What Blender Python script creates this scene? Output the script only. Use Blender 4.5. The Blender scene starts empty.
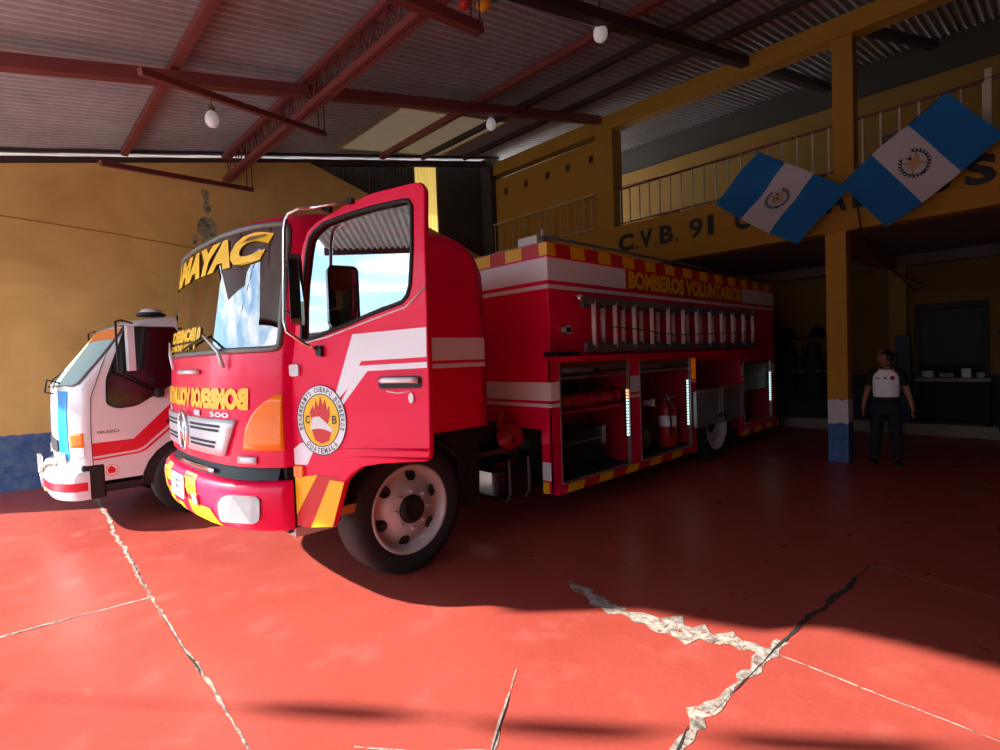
SUN_E = 12.4
SKY_E = 3.9
EXPO = 0.5
import bpy, bmesh, math, random
from mathutils import Vector, Matrix
random.seed(7)
SC = bpy.context.scene
COL = SC.collection
R = math.radians
PI = math.pi

# ------------------------------------------------------------------ materials
def lin(c):
    out = []
    for v in c[:3]:
        v = v / 255.0
        out.append(v / 12.92 if v <= .04045 else ((v + .055) / 1.055) ** 2.4)
    return out + [1.0]

def mat(name, col, rough=.5, metal=0., coat=0., var=.12, scale=6., bump=0., spec=.5, emit=None, estr=0., col2=None):
    m = bpy.data.materials.new(name); m.use_nodes = True
    nt = m.node_tree; b = nt.nodes['Principled BSDF']
    c = lin(col)
    tc = nt.nodes.new('ShaderNodeTexCoord')
    nz = nt.nodes.new('ShaderNodeTexNoise'); nz.inputs['Scale'].default_value = scale; nz.inputs['Detail'].default_value = 5
    nt.links.new(tc.outputs['Object'], nz.inputs['Vector'])
    mx = nt.nodes.new('ShaderNodeMix'); mx.data_type = 'RGBA'
    d = lin(col2) if col2 else [v * (1 - var) for v in c[:3]] + [1]
    mx.inputs[6].default_value = c; mx.inputs[7].default_value = d
    nt.links.new(nz.outputs['Fac'], mx.inputs[0])
    nt.links.new(mx.outputs[2], b.inputs['Base Color'])
    b.inputs['Roughness'].default_value = rough; b.inputs['Metallic'].default_value = metal
    b.inputs['Coat Weight'].default_value = coat; b.inputs['Coat Roughness'].default_value = .04
    b.inputs['Specular IOR Level'].default_value = spec
    if bump:
        bp = nt.nodes.new('ShaderNodeBump'); bp.inputs['Strength'].default_value = bump; bp.inputs['Distance'].default_value = .02
        nt.links.new(nz.outputs['Fac'], bp.inputs['Height']); nt.links.new(bp.outputs['Normal'], b.inputs['Normal'])
    if emit:
        b.inputs['Emission Color'].default_value = lin(emit); b.inputs['Emission Strength'].default_value = estr
    return m

def glass(name, tint, refl, rough=.0, rcol=(1, 1, 1), sky_haze=0.):
    m = bpy.data.materials.new(name); m.use_nodes = True
    nt = m.node_tree; nt.nodes.clear()
    o = nt.nodes.new('ShaderNodeOutputMaterial'); mx = nt.nodes.new('ShaderNodeMixShader')
    tr = nt.nodes.new('ShaderNodeBsdfTransparent'); tr.inputs[0].default_value = (*tint, 1)
    gl = nt.nodes.new('ShaderNodeBsdfGlossy'); gl.inputs['Roughness'].default_value = rough; gl.inputs[0].default_value = (*rcol, 1)
    fr = nt.nodes.new('ShaderNodeFresnel'); fr.inputs[0].default_value = 1.5
    ad = nt.nodes.new('ShaderNodeMath'); ad.operation = 'ADD'; ad.inputs[1].default_value = refl; ad.use_clamp = True
    nt.links.new(fr.outputs[0], ad.inputs[0]); nt.links.new(ad.outputs[0], mx.inputs[0])
    nt.links.new(tr.outputs[0], mx.inputs[1]); nt.links.new(gl.outputs[0], mx.inputs[2])
    if sky_haze:  # pale diffuse layer painted in for sky brightness on the glass
        df = nt.nodes.new('ShaderNodeBsdfDiffuse'); df.inputs[0].default_value = (.5, .74, .72, 1); m2 = nt.nodes.new('ShaderNodeMixShader'); m2.inputs[0].default_value = sky_haze
        nt.links.new(mx.outputs[0], m2.inputs[1]); nt.links.new(df.outputs[0], m2.inputs[2]); nt.links.new(m2.outputs[0], o.inputs[0])
    else: nt.links.new(mx.outputs[0], o.inputs[0])
    return m

def nodes_mat(name):
    m = bpy.data.materials.new(name); m.use_nodes = True
    return m, m.node_tree, m.node_tree.nodes['Principled BSDF']

def ramp(nt, fac, stops):
    r = nt.nodes.new('ShaderNodeValToRGB'); e = r.color_ramp.elements
    while len(e) < len(stops): e.new(.5)
    for k, (p, c) in enumerate(stops): e[k].position = p; e[k].color = lin(c) if max(c) > 1.01 else (*c, 1)
    nt.links.new(fac, r.inputs[0]); return r

def noise(nt, vec, scale, detail=6, rough=.55, dist=0.):
    n = nt.nodes.new('ShaderNodeTexNoise'); n.inputs['Scale'].default_value = scale; n.inputs['Detail'].default_value = detail
    n.inputs['Roughness'].default_value = rough; n.inputs['Distortion'].default_value = dist
    if vec: nt.links.new(vec, n.inputs['Vector'])
    return n

def mixc(nt, fac, a, b, mode='MIX'):
    x = nt.nodes.new('ShaderNodeMix'); x.data_type = 'RGBA'; x.blend_type = mode
    for k, s in ((0, fac), (6, a), (7, b)):
        if hasattr(s, 'links'): nt.links.new(s, x.inputs[k])
        elif k == 0: x.inputs[0].default_value = s
        else: x.inputs[k].default_value = lin(s)
    return x.outputs[2]

def floor_mat():
    m, nt, b = nodes_mat('red_painted_concrete')
    tc = nt.nodes.new('ShaderNodeTexCoord'); v = tc.outputs['Object']
    n1 = noise(nt, v, .55, 6, .6, .4); n2 = noise(nt, v, 3.2, 8, .65); n3 = noise(nt, v, 40, 3)
    r1 = ramp(nt, n1.outputs['Fac'], [(.3, (158, 66, 56)), (.62, (172, 78, 67)), (.8, (182, 94, 84))])
    r2 = ramp(nt, n2.outputs['Fac'], [(.55, (0., 0., 0.)), (.85, (.55, .55, .55))])
    c = mixc(nt, r2.outputs[0], r1.outputs[0], (190, 112, 104))
    r3 = ramp(nt, n3.outputs['Fac'], [(.35, (.8, .8, .8)), (.65, (1., 1., 1.))])
    c = mixc(nt, .5, c, r3.outputs[0], 'MULTIPLY')
    nt.links.new(c, b.inputs['Base Color'])
    r4 = ramp(nt, n2.outputs['Fac'], [(.3, (.24, .24, .24)), (.75, (.5, .5, .5))])
    nt.links.new(r4.outputs[0], b.inputs['Roughness'])
    b.inputs['Specular IOR Level'].default_value = .35
    bp = nt.nodes.new('ShaderNodeBump'); bp.inputs['Strength'].default_value = .08; bp.inputs['Distance'].default_value = .01
    nt.links.new(n2.outputs['Fac'], bp.inputs['Height']); nt.links.new(bp.outputs[0], b.inputs['Normal'])
    return m

def wall_mat(name, yellow=(212, 168, 98), dark=(184, 138, 74), band=.8, blue=(58, 82, 128), blue2=(96, 112, 138)):
    """yellow limewash over a chipped blue dado"""
    m, nt, b = nodes_mat(name)
    tc = nt.nodes.new('ShaderNodeTexCoord'); v = tc.outputs['Object']
    n1 = noise(nt, v, .8, 7, .6, .5); n2 = noise(nt, v, 7, 6, .7); n3 = noise(nt, v, 2.4, 8, .75)
    y = ramp(nt, n1.outputs['Fac'], [(.3, dark), (.65, yellow)])
    r = ramp(nt, n3.outputs['Fac'], [(.64, (0., 0., 0.)), (.8, (.45, .45, .45))])
    yc = mixc(nt, r.outputs[0], y.outputs[0], (120, 84, 40))
    bl = ramp(nt, n2.outputs['Fac'], [(.42, blue), (.66, blue2)])
    sep = nt.nodes.new('ShaderNodeSeparateXYZ'); nt.links.new(v, sep.inputs[0])
    off = nt.nodes.new('ShaderNodeMath'); off.operation = 'MULTIPLY_ADD'
    nt.links.new(n2.outputs['Fac'], off.inputs[0]); off.inputs[1].default_value = .05; nt.links.new(sep.outputs['Z'], off.inputs[2])
    lt = nt.nodes.new('ShaderNodeMath'); lt.operation = 'LESS_THAN'; nt.links.new(off.outputs[0], lt.inputs[0]); lt.inputs[1].default_value = band
    c = mixc(nt, lt.outputs[0], yc, bl.outputs[0])
    nt.links.new(c, b.inputs['Base Color']); b.inputs['Roughness'].default_value = .85
    bp = nt.nodes.new('ShaderNodeBump'); bp.inputs['Strength'].default_value = .25; bp.inputs['Distance'].default_value = .01
    nt.links.new(n2.outputs['Fac'], bp.inputs['Height']); nt.links.new(bp.outputs[0], b.inputs['Normal'])
    return m

def translucent_mat(name, col, amount=.6):
    m, nt, b = nodes_mat(name)
    b.inputs['Base Color'].default_value = lin(col); b.inputs['Roughness'].default_value = .5
    o = nt.nodes['Material Output']; t = nt.nodes.new('ShaderNodeBsdfTranslucent'); t.inputs[0].default_value = lin(col)
    tc = nt.nodes.new('ShaderNodeTexCoord'); n = noise(nt, tc.outputs['Object'], 5)
    mr = nt.nodes.new('ShaderNodeMapRange'); mr.inputs[3].default_value = amount * .6; mr.inputs[4].default_value = amount
    nt.links.new(n.outputs['Fac'], mr.inputs[0])
    mx = nt.nodes.new('ShaderNodeMixShader'); nt.links.new(mr.outputs[0], mx.inputs[0])
    nt.links.new(b.outputs[0], mx.inputs[1]); nt.links.new(t.outputs[0], mx.inputs[2]); nt.links.new(mx.outputs[0], o.inputs[0])
    return m

def ragged_mat(name, c1, c2, sc=16):
    m, nt, b = nodes_mat(name); tc = nt.nodes.new('ShaderNodeTexCoord'); v = tc.outputs['Object']
    n1 = noise(nt, v, sc, 6, .7); n2 = noise(nt, v, sc * 1.7, 7, .75)
    c = ramp(nt, n1.outputs['Fac'], [(.35, c2), (.55, c1), (.75, tuple(min(255, k * 1.15) for k in c1))]); nt.links.new(c.outputs[0], b.inputs['Base Color']); b.inputs['Roughness'].default_value = .95
    a = ramp(nt, n2.outputs['Fac'], [(.40, (0., 0., 0.)), (.47, (1., 1., 1.))]); nt.links.new(a.outputs[0], b.inputs['Alpha'])
    return m
def roof_mat():
    m, nt, b = nodes_mat('zinc_sheet'); tc = nt.nodes.new('ShaderNodeTexCoord'); v = tc.outputs['Object']
    n1 = noise(nt, v, .5, 7, .65, .5); n2 = noise(nt, v, 6, 6, .7)
    c = ramp(nt, n1.outputs['Fac'], [(.3, (176, 172, 172)), (.65, (212, 212, 214))]).outputs[0]
    w = nt.nodes.new('ShaderNodeTexWave'); w.wave_type = 'BANDS'; w.bands_direction = 'X'; w.inputs['Scale'].default_value = 2 * PI / 20 / .11; w.inputs['Distortion'].default_value = .15
    nt.links.new(v, w.inputs['Vector'])
    r = ramp(nt, w.outputs['Fac'], [(.05, (.52, .5, .5)), (.55, (1., 1., 1.))])
    c = mixc(nt, .85, c, r.outputs[0], 'MULTIPLY')
    r2 = ramp(nt, n2.outputs['Fac'], [(.35, (.8, .76, .74)), (.6, (1., 1., 1.))]); c = mixc(nt, .6, c, r2.outputs[0], 'MULTIPLY')
    nt.links.new(c, b.inputs['Base Color']); b.inputs['Roughness'].default_value = .6; b.inputs['Specular IOR Level'].default_value = .25
    return m
M = {}
M['paint'] = mat('crimson_paint', (244, 0, 72), .34, coat=.12, var=.06, scale=3, spec=.28)
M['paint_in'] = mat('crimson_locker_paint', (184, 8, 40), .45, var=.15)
M['white_paint'] = mat('white_paint', (226, 224, 226), .3, coat=.6, var=.05)
M['white_vinyl'] = mat('white_vinyl', (246, 247, 253), .4, var=.06)
M['yellow_vinyl'] = mat('yellow_vinyl', (255, 204, 8), .42, var=.06)
M['yellow_reflect'] = mat('yellow_reflective', (255, 196, 8), .4, var=.1)
M['red_reflect'] = mat('red_reflective', (214, 26, 30), .4, var=.1)
M['textred'] = mat('red_text_ground', (176, 24, 34), .45, var=.1)
M['black'] = mat('black_rubber', (18, 18, 20), .6, var=.3)
M['tyre'] = mat('tyre_rubber', (40, 38, 38), .75, var=.3, scale=20, bump=.1)
M['blackgloss'] = mat('black_gloss', (14, 14, 16), .18, coat=.5, var=.2)
M['chassis'] = mat('chassis_black', (24, 23, 24), .55, var=.3)
M['chrome'] = mat('chrome', (225, 225, 228), .12, metal=1., var=.03)
M['alu'] = mat('brushed_aluminium', (190, 190, 190), .38, metal=.8, var=.12)
M['rim'] = mat('silver_wheel_paint', (214, 208, 204), .4, metal=.12, var=.12, col2=(186, 176, 170))
M['amber'] = mat('amber_lens', (255, 124, 0), .2, coat=.25, var=.35, scale=22, emit=(255, 120, 0), estr=.12)
M['foglens'] = mat('fog_lamp_lens', (150, 156, 162), .12, coat=.6, var=.3, scale=30)
M['lens'] = mat('clear_lamp_lens', (226, 232, 236), .08, coat=1., var=.25, scale=30)
M['silverplastic'] = mat('silver_plastic', (226, 226, 230), .3, metal=.2, var=.06)
M['rungalu'] = mat('pale_rung_aluminium', (226, 220, 222), .45, metal=.2, var=.06)
M['patch'] = mat('bare_plaster_patch', (150, 132, 104), .9, var=.5, scale=9, bump=.3, col2=(84, 72, 60))
M['grey'] = mat('grey_steel', (120, 118, 116), .5, metal=.4, var=.15)
M['greypanel'] = mat('grey_panel', (150, 150, 152), .45, metal=.3, var=.12)
M['interior'] = mat('cab_trim', (44, 42, 42), .7, var=.2)
M['seat'] = mat('seat_cloth', (64, 62, 64), .85, var=.25)
M['wind'] = glass('windscreen_glass', (.42, .45, .44), .14)
M['doorglass'] = glass('door_glass', (.30, .33, .33), .27)
M['tint'] = glass('tinted_glass', (.03, .03, .035), .1)
M['paleglass'] = glass('pale_windscreen', (.6, .75, .74), .2, sky_haze=.62)
M['mirrorglass'] = mat('mirror_glass', (220, 220, 224), .03, metal=1., var=.01)
M['led'] = mat('led_white', (230, 255, 250), .4, emit=(215, 245, 240), estr=1.1)
M['ledw'] = mat('led_warm', (255, 190, 150), .4, emit=(255, 170, 120), estr=1.6)
M['cyan'] = mat('cyan_vinyl', (0, 150, 220), .35, var=.05)
M['redvinyl'] = mat('red_vinyl', (224, 10, 48), .35, var=.05)
M['orange'] = mat('orange_vinyl', (240, 130, 60), .4, var=.1)
M['ink'] = mat('dark_ink', (30, 40, 60), .6, var=.1)
M['green'] = mat('green_ink', (70, 100, 80), .6, var=.1)
M['brass'] = mat('brass', (170, 130, 70), .35, metal=.8, var=.1)
M['valvered'] = mat('red_cast_iron', (190, 18, 30), .4, var=.2)
M['hose'] = mat('ribbed_red_hose', (188, 20, 40), .5, var=.2, scale=30)
M['case'] = mat('black_case', (22, 22, 24), .35, var=.25)
M['steel'] = mat('oxide_red_steel', (128, 56, 52), .6, var=.35, scale=4)
M['darksteel'] = mat('dark_brown_steel', (58, 34, 34), .65, var=.3)
M['roof'] = roof_mat()
M['darkcorr'] = mat('dark_corrugated', (74, 66, 58), .6, metal=.2, var=.3, scale=2)
M['skylight'] = translucent_mat('fibre_skylight', (170, 150, 120), .05)
M['litsheet'] = translucent_mat('fibre_wall_sheet', (225, 185, 95), .42)
M['yellow'] = mat('yellow_masonry', (176, 124, 34), .8, var=.22, scale=3, bump=.1)
M['yellowdk'] = mat('darker_yellow_masonry', (150, 108, 40), .85, var=.25, scale=3, bump=.1)  # darker tone of the yellow masonry
M['slab'] = mat('bare_slab', (120, 104, 106), .85, var=.2)
M['letters'] = mat('black_lettering', (26, 20, 20), .6, var=.1)
M['rail'] = mat('cream_rail_paint', (176, 146, 100), .5, var=.25)
M['railw'] = mat('pale_bar_paint', (196, 180, 160), .5, var=.2)
M['flagblue'] = mat('flag_blue_cloth', (10, 104, 172), .85, var=.12, scale=9)
M['flagwhite'] = mat('flag_white_cloth', (190, 184, 194), .85, var=.08, scale=9)
M['leaf'] = mat('laurel_ink', (34, 40, 36), .8, var=.2)
M['scroll'] = mat('scroll_gold', (196, 160, 110), .8, var=.2)
M['bulb'] = mat('white_bulb', (235, 230, 228), .35, var=.03, emit=(255, 250, 245), estr=.1)
M['plasticred'] = mat('red_plastic', (206, 24, 30), .35, var=.08)
M['plasticyel'] = mat('orange_plastic', (240, 160, 20), .35, var=.08)
M['plasticgrn'] = mat('green_plastic', (20, 140, 90), .35, var=.08)
M['porcelain'] = mat('brown_lampholder', (120, 84, 50), .5, var=.1)
M['crack'] = mat('pale_mortar_patch', (176, 160, 152), .9, var=.4, scale=14, bump=.3, col2=(150, 92, 84))
M['crackd'] = mat('open_crack', (40, 36, 36), .95, var=.3, scale=20)
M['skin'] = mat('skin', (150, 96, 74), .55, var=.1)
M['hair'] = mat('black_hair', (20, 16, 16), .5, var=.2, scale=30)
M['shirt'] = mat('white_shirt', (244, 242, 250), .85, var=.06)
M['sleeve'] = mat('black_sleeve', (20, 20, 24), .85, var=.1)
M['trousers'] = mat('dark_trousers', (22, 24, 32), .85, var=.15)
M['shoe'] = mat('black_shoe', (20, 19, 19), .5, var=.1)
M['eye'] = mat('eye', (30, 24, 22), .2, var=.05)
M['lip'] = mat('lip', (130, 70, 62), .5, var=.05)
M['darkcloth'] = mat('dark_turnout_cloth', (30, 28, 30), .85, var=.3, scale=12)
M['darkblue'] = mat('blue_door_paint', (34, 46, 74), .6, var=.15)
M['concrete'] = mat('worn_concrete', (150, 138, 126), .85, var=.25, scale=4, bump=.15)
M['asphalt'] = mat('asphalt', (168, 164, 158), .9, var=.25, scale=2)
M['hill'] = mat('green_hill', (74, 92, 70), .95, var=.3, scale=.05)
M['plaster'] = mat('pale_plaster', (196, 176, 156), .85, var=.15, scale=1)
M['colblue'] = mat('blue_column_paint', (62, 98, 158), .75, var=.25, scale=10)
M['colwhite'] = mat('white_column_paint', (196, 188, 190), .8, var=.15, scale=10)
M['wire'] = mat('black_wire', (16, 15, 15), .6, var=.1)
M['floor'] = floor_mat(); M['crack'] = ragged_mat('pale_mortar_patch', (168, 160, 150), (96, 88, 82)); M['patch'] = ragged_mat('bare_plaster_patch', (160, 146, 122), (70, 60, 50), 7)
M['wall'] = wall_mat('yellow_wall_blue_dado')
M['wall_shaded'] = wall_mat('shaded_wall_blue_dado', (120, 90, 34), (96, 70, 26), 1.06, (30, 38, 54), (46, 54, 66))  # wall colours darkened to put the dimness of the back into the paint

# ------------------------------------------------------------------ mesh helpers
class MB:
    def __init__(s, off=(0, 0, 0)):
        s.v = []; s.f = []; s.m = []; s.s = []; s.o = Vector(off)
    def add(s, vs, fs, mi=0, smooth=False):
        k = len(s.v)
        s.v += [Vector(p) for p in vs]
        for f in fs:
            s.f.append([k + i for i in f]); s.m.append(mi); s.s.append(smooth)
        return s
    def box(s, x0, x1, y0, y1, z0, z1, mi=0):
        p = [(x, y, z) for z in (z0, z1) for y in (y0, y1) for x in (x0, x1)]
        return s.add(p, [(0, 2, 3, 1), (4, 5, 7, 6), (0, 1, 5, 4), (2, 6, 7, 3), (0, 4, 6, 2), (1, 3, 7, 5)], mi)
    def obox(s, a, b, w, h, mi=0, up=(0, 0, 1)):
        """bar from a to b, w wide, h deep"""
        a, b = Vector(a), Vector(b); d = (b - a).normalized(); u = Vector(up)
        sd = d.cross(u)
        if sd.length < 1e-4: sd = d.cross(Vector((1, 0, 0)))
        sd.normalize(); u = sd.cross(d)
        p = [q + sd * (i * w / 2) + u * (j * h / 2) for q in (a, b) for j in (-1, 1) for i in (-1, 1)]
        return s.add(p, [(0, 2, 3, 1), (4, 5, 7, 6), (0, 1, 5, 4), (2, 6, 7, 3), (0, 4, 6, 2), (1, 3, 7, 5)], mi)
    def tube(s, pts, r, n=8, mi=0, smooth=True, caps=True, closed=False):
        pts = [Vector(p) for p in pts]; rs = r if isinstance(r, (list, tuple)) else [r] * len(pts)
        rings = []; N = len(pts); pu = None
        for i, p in enumerate(pts):
            if closed: d = pts[(i + 1) % N] - pts[i - 1]
            else: d = pts[min(i + 1, N - 1)] - pts[max(i - 1, 0)]
            d.normalize()
            if pu is None:
                pu = d.orthogonal().normalized()
            pu = (pu - d * pu.dot(d))
            if pu.length < 1e-5: pu = d.orthogonal()
            pu.normalize(); w = d.cross(pu)
            rings.append([p + (pu * math.cos(2 * PI * k / n) + w * math.sin(2 * PI * k / n)) * rs[i] for k in range(n)])
        vs = [q for ring in rings for q in ring]; fs = []
        for i in range(N if closed else N - 1):
            j = (i + 1) % N
            for k in range(n):
                l = (k + 1) % n; fs.append((i * n + k, i * n + l, j * n + l, j * n + k))
        if caps and not closed:
            fs.append(tuple(range(n))[::-1]); fs.append(tuple((N - 1) * n + k for k in range(n)))
        return s.add(vs, fs, mi, smooth)
    def lathe(s, prof, c=(0, 0, 0), ax=(0, 0, 1), n=24, mi=0, smooth=True, mis=None):
        ax = Vector(ax).normalized(); u = ax.orthogonal().normalized(); w = ax.cross(u); c = Vector(c)
        k0 = len(s.v)
        vs = [c + ax * h + (u * math.cos(2 * PI * k / n) + w * math.sin(2 * PI * k / n)) * max(r, 1e-5) for r, h in prof for k in range(n)]
        s.v += vs
        for i in range(len(prof) - 1):
            for k in range(n):
                l = (k + 1) % n
                s.f.append([k0 + i * n + k, k0 + i * n + l, k0 + (i + 1) * n + l, k0 + (i + 1) * n + k])
                s.m.append(mis[i] if mis else mi); s.s.append(smooth)
        return s
    def ball(s, c, r, mi=0, n=12, m=8, R3=None):
        c = Vector(c); r = Vector(r if hasattr(r, '__len__') else (r, r, r)); rows = []
        for j in range(m + 1):
            t = PI * j / m
            row = []
            for k in range(n):
                p = Vector((math.sin(t) * math.cos(2 * PI * k / n) * r.x, math.sin(t) * math.sin(2 * PI * k / n) * r.y, math.cos(t) * r.z))
                row.append(c + (R3 @ p if R3 else p))
            rows.append(row)
        return s.grid(rows, mi, True, wrap=True)
    def grid(s, rows, mi=0, smooth=True, wrap=False, skip=None, mif=None):
        n = len(rows[0]); k0 = len(s.v); s.v += [Vector(p) for r in rows for p in r]
        for i in range(len(rows) - 1):
            for k in range(n if wrap else n - 1):
                l = (k + 1) % n
                if skip and skip(i, k): continue
                s.f.append([k0 + i * n + k, k0 + i * n + l, k0 + (i + 1) * n + l, k0 + (i + 1) * n + k])
                s.m.append(mif(i, k) if mif else mi); s.s.append(smooth)
        return s
    def plate(s, outer, holes, t0, t1, fn, mi=0):
        """flat outline with holes between offsets t0 and t1; fn(u, v, w) -> point"""
        bm = bmesh.new(); loops = [outer] + list(holes); es = []; vl = []
        for lp in loops:
            vv = [bm.verts.new((p[0], p[1], 0)) for p in lp]; vl.append(vv)
            for i in range(len(vv)): es.append(bm.edges.new((vv[i], vv[(i + 1) % len(vv)])))
        bmesh.ops.triangle_fill(bm, use_beauty=True, use_dissolve=False, edges=es)
        bm.verts.index_update(); vs = [(v.co.x, v.co.y) for v in bm.verts]; fs = [[v.index for v in f.verts] for f in bm.faces]
        bm.free(); n = len(vs)
        pts = [fn(u, v, t0) for u, v in vs]
        if t1 is None: return s.add(pts, fs, mi)
        pts += [fn(u, v, t1) for u, v in vs]
        ff = [f[::-1] for f in fs] + [[i + n for i in f] for f in fs]; k = 0
        for lp in loops:
            m = len(lp)
            for i in range(m):
                a, b = k + i, k + (i + 1) % m; ff.append([a, b, b + n, a + n])
            k += m
        return s.add(pts, ff, mi)
    def text(s, body, x0, x1, z0, z1, fn, w=0., mi=0, bold=.02, shear=0., mirror=False):
        vs, fs = text2d(body, bold, shear)
        pts = []
        for u, v in vs:
            uu = 1 - u if mirror else u
            pts.append(fn(x0 + (x1 - x0) * uu, z0 + (z1 - z0) * v, w))
        return s.add(pts, fs, mi)
    def build(s, name, mats, parent=None, bevel=0., solid=0., recalc=True, sub=0):
        me = bpy.data.meshes.new(name)
        me.from_pydata([tuple(p - s.o) for p in s.v], [], s.f)
        mats = mats if isinstance(mats, (list, tuple)) else [mats]
        for m in mats: me.materials.append(m if not isinstance(m, str) else M[m])
        me.polygons.foreach_set('material_index', s.m); me.polygons.foreach_set('use_smooth', s.s); me.update()
        if recalc:
            bm = bmesh.new(); bm.from_mesh(me); bmesh.ops.recalc_face_normals(bm, faces=bm.faces[:]); bm.to_mesh(me); bm.free()
        o = bpy.data.objects.new(name, me); COL.objects.link(o)
        if parent: o.parent = parent
        if bevel:
            b = o.modifiers.new('bevel', 'BEVEL'); b.width = bevel; b.segments = 2; b.limit_method = 'ANGLE'; b.angle_limit = R(40)
        if sub:
            b = o.modifiers.new('sub', 'SUBSURF'); b.levels = sub; b.render_levels = sub
        if solid:
            b = o.modifiers.new('solid', 'SOLIDIFY'); b.thickness = solid
        return o

_tc = {}
def text2d(body, bold=.02, shear=0.):
    key = (body, bold, shear)
    if key in _tc: return _tc[key]
    cu = bpy.data.curves.new('lettering', 'FONT'); cu.body = body; cu.offset = bold; cu.shear = shear; cu.resolution_u = 3
    o = bpy.data.objects.new('lettering', cu); COL.objects.link(o)
    dg = bpy.context.evaluated_depsgraph_get(); ev = o.evaluated_get(dg); me = ev.to_mesh()
    vs = [(v.co.x, v.co.y) for v in me.vertices]; fs = [list(p.vertices) for p in me.polygons]
    ev.to_mesh_clear(); bpy.data.objects.remove(o); bpy.data.curves.remove(cu)
    xs = [p[0] for p in vs]; ys = [p[1] for p in vs]; xa, xb, ya, yb = min(xs), max(xs), min(ys), max(ys)
    if '.' in body or body[:1].isdigit(): pass
    r = ([((x - xa) / (xb - xa), (y - ya) / (yb - ya)) for x, y in vs], fs)
    _tc[key] = r; return r

def tag(o, label, cat, group=None):
    o['label'] = label; o['category'] = cat
    if group: o['group'] = group
    return o
def struct(o):
    o['kind'] = 'structure'; return o
def thing(name, loc, label, cat, group=None, rz=0.):
    o = bpy.data.objects.new(name, None); o.empty_display_size = .1; COL.objects.link(o); o.location = loc; o.rotation_euler = (0, 0, rz)
    return tag(o, label, cat, group)
def copy_tree(o, parent=None):
    c = o.copy(); COL.objects.link(c)
    if parent: c.parent = parent
    for ch in list(o.children): copy_tree(ch, c)
    return c
def rrect(x0, x1, z0, z1, r, n=4):
    p = []
    for cx, cz, a in ((x1 - r, z1 - r, 0), (x0 + r, z1 - r, 90), (x0 + r, z0 + r, 180), (x1 - r, z0 + r, 270)):
        for k in range(n + 1):
            t = R(a + 90 * k / n); p.append((cx + r * math.cos(t), cz + r * math.sin(t)))
    return p
def ell(cx, cz, rx, rz, n=28, a0=0, a1=360):
    full = abs(a1 - a0) >= 360
    return [(cx + rx * math.cos(R(a0 + (a1 - a0) * k / (n if full else n - 1))), cz + rz * math.sin(R(a0 + (a1 - a0) * k / (n if full else n - 1)))) for k in range(n)]
def rnd_poly(pts, r, n=4):
    """round every corner of a polygon"""
    out = []; N = len(pts)
    for i in range(N):
        p = Vector(pts[i]).to_2d(); a = Vector(pts[i - 1]).to_2d(); b = Vector(pts[(i + 1) % N]).to_2d()
        rr = min(r, (a - p).length * .45, (b - p).length * .45)
        q0 = p + (a - p).normalized() * rr; q1 = p + (b - p).normalized() * rr
        for k in range(n + 1):
            t = k / n; q = q0 * (1 - t) ** 2 + p * 2 * t * (1 - t) + q1 * t * t; out.append((q.x, q.y))
    return out

# ------------------------------------------------------------------ camera, sun, sky
yaw, pitch, roll = R(46.194), R(-1.878), R(-2.049)
f0 = Vector((-math.sin(yaw), math.cos(yaw), 0)); r0 = Vector((math.cos(yaw), math.sin(yaw), 0)); u0 = Vector((0, 0, 1))
f2 = f0 * math.cos(pitch) + u0 * math.sin(pitch); u2 = u0 * math.cos(pitch) - f0 * math.sin(pitch)
r3 = r0 * math.cos(roll) + u2 * math.sin(roll); u3 = u2 * math.cos(roll) - r0 * math.sin(roll)
cam = bpy.data.cameras.new('camera'); co = bpy.data.objects.new('camera', cam); COL.objects.link(co)
co.matrix_world = Matrix(((r3.x, u3.x, -f2.x, 0), (r3.y, u3.y, -f2.y, 0), (r3.z, u3.z, -f2.z, 1.6), (0, 0, 0, 1)))
cam.sensor_width = 36; cam.lens = 524.3 / 1000 * 36; cam.clip_start = .05; cam.clip_end = 500
SC.camera = co

sd = bpy.data.lights.new('sun', 'SUN'); sd.energy = SUN_E; sd.angle = R(.6); sd.color = (1, .93, .84)
so = bpy.data.objects.new('sun', sd); COL.objects.link(so); so.location = (-12, -14, 12)
so.rotation_euler = Vector((1.2, 1.46, -1.0)).to_track_quat('-Z', 'Y').to_euler()

w = bpy.data.worlds.new('sky'); SC.world = w; w.use_nodes = True
nt = w.node_tree; bg = nt.nodes['Background']
tc = nt.nodes.new('ShaderNodeTexCoord'); sp = nt.nodes.new('ShaderNodeSeparateXYZ'); nt.links.new(tc.outputs['Generated'], sp.inputs[0])
gr = ramp(nt, sp.outputs['Z'], [(0., (.62, .74, .82)), (.12, (.36, .6, .82)), (.6, (.12, .32, .66))])
mp = nt.nodes.new('ShaderNodeMapping'); mp.inputs['Scale'].default_value = (1.6, 1.6, 6.); nt.links.new(tc.outputs['Generated'], mp.inputs[0])
cn = noise(nt, mp.outputs[0], 2.2, 8, .6, .6)
cr = ramp(nt, cn.outputs['Fac'], [(.42, (0., 0., 0.)), (.62, (1., 1., 1.))])
cx = nt.nodes.new('ShaderNodeMix'); cx.data_type = 'RGBA'; nt.links.new(cr.outputs[0], cx.inputs[0]); nt.links.new(gr.outputs[0], cx.inputs[6]); cx.inputs[7].default_value = (.95, .97, 1., 1)
nt.links.new(cx.outputs[2], bg.inputs[0]); bg.inputs[1].default_value = SKY_E

SC.view_settings.view_transform = 'Standard'; SC.view_settings.look = 'None'; SC.view_settings.exposure = EXPO
try: SC.cycles.diffuse_bounces = 5; SC.cycles.glossy_bounces = 5; SC.cycles.max_bounces = 10; SC.cycles.transparent_max_bounces = 12; SC.cycles.sample_clamp_indirect = 4; SC.cycles.use_denoising = True
except Exception: pass

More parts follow.
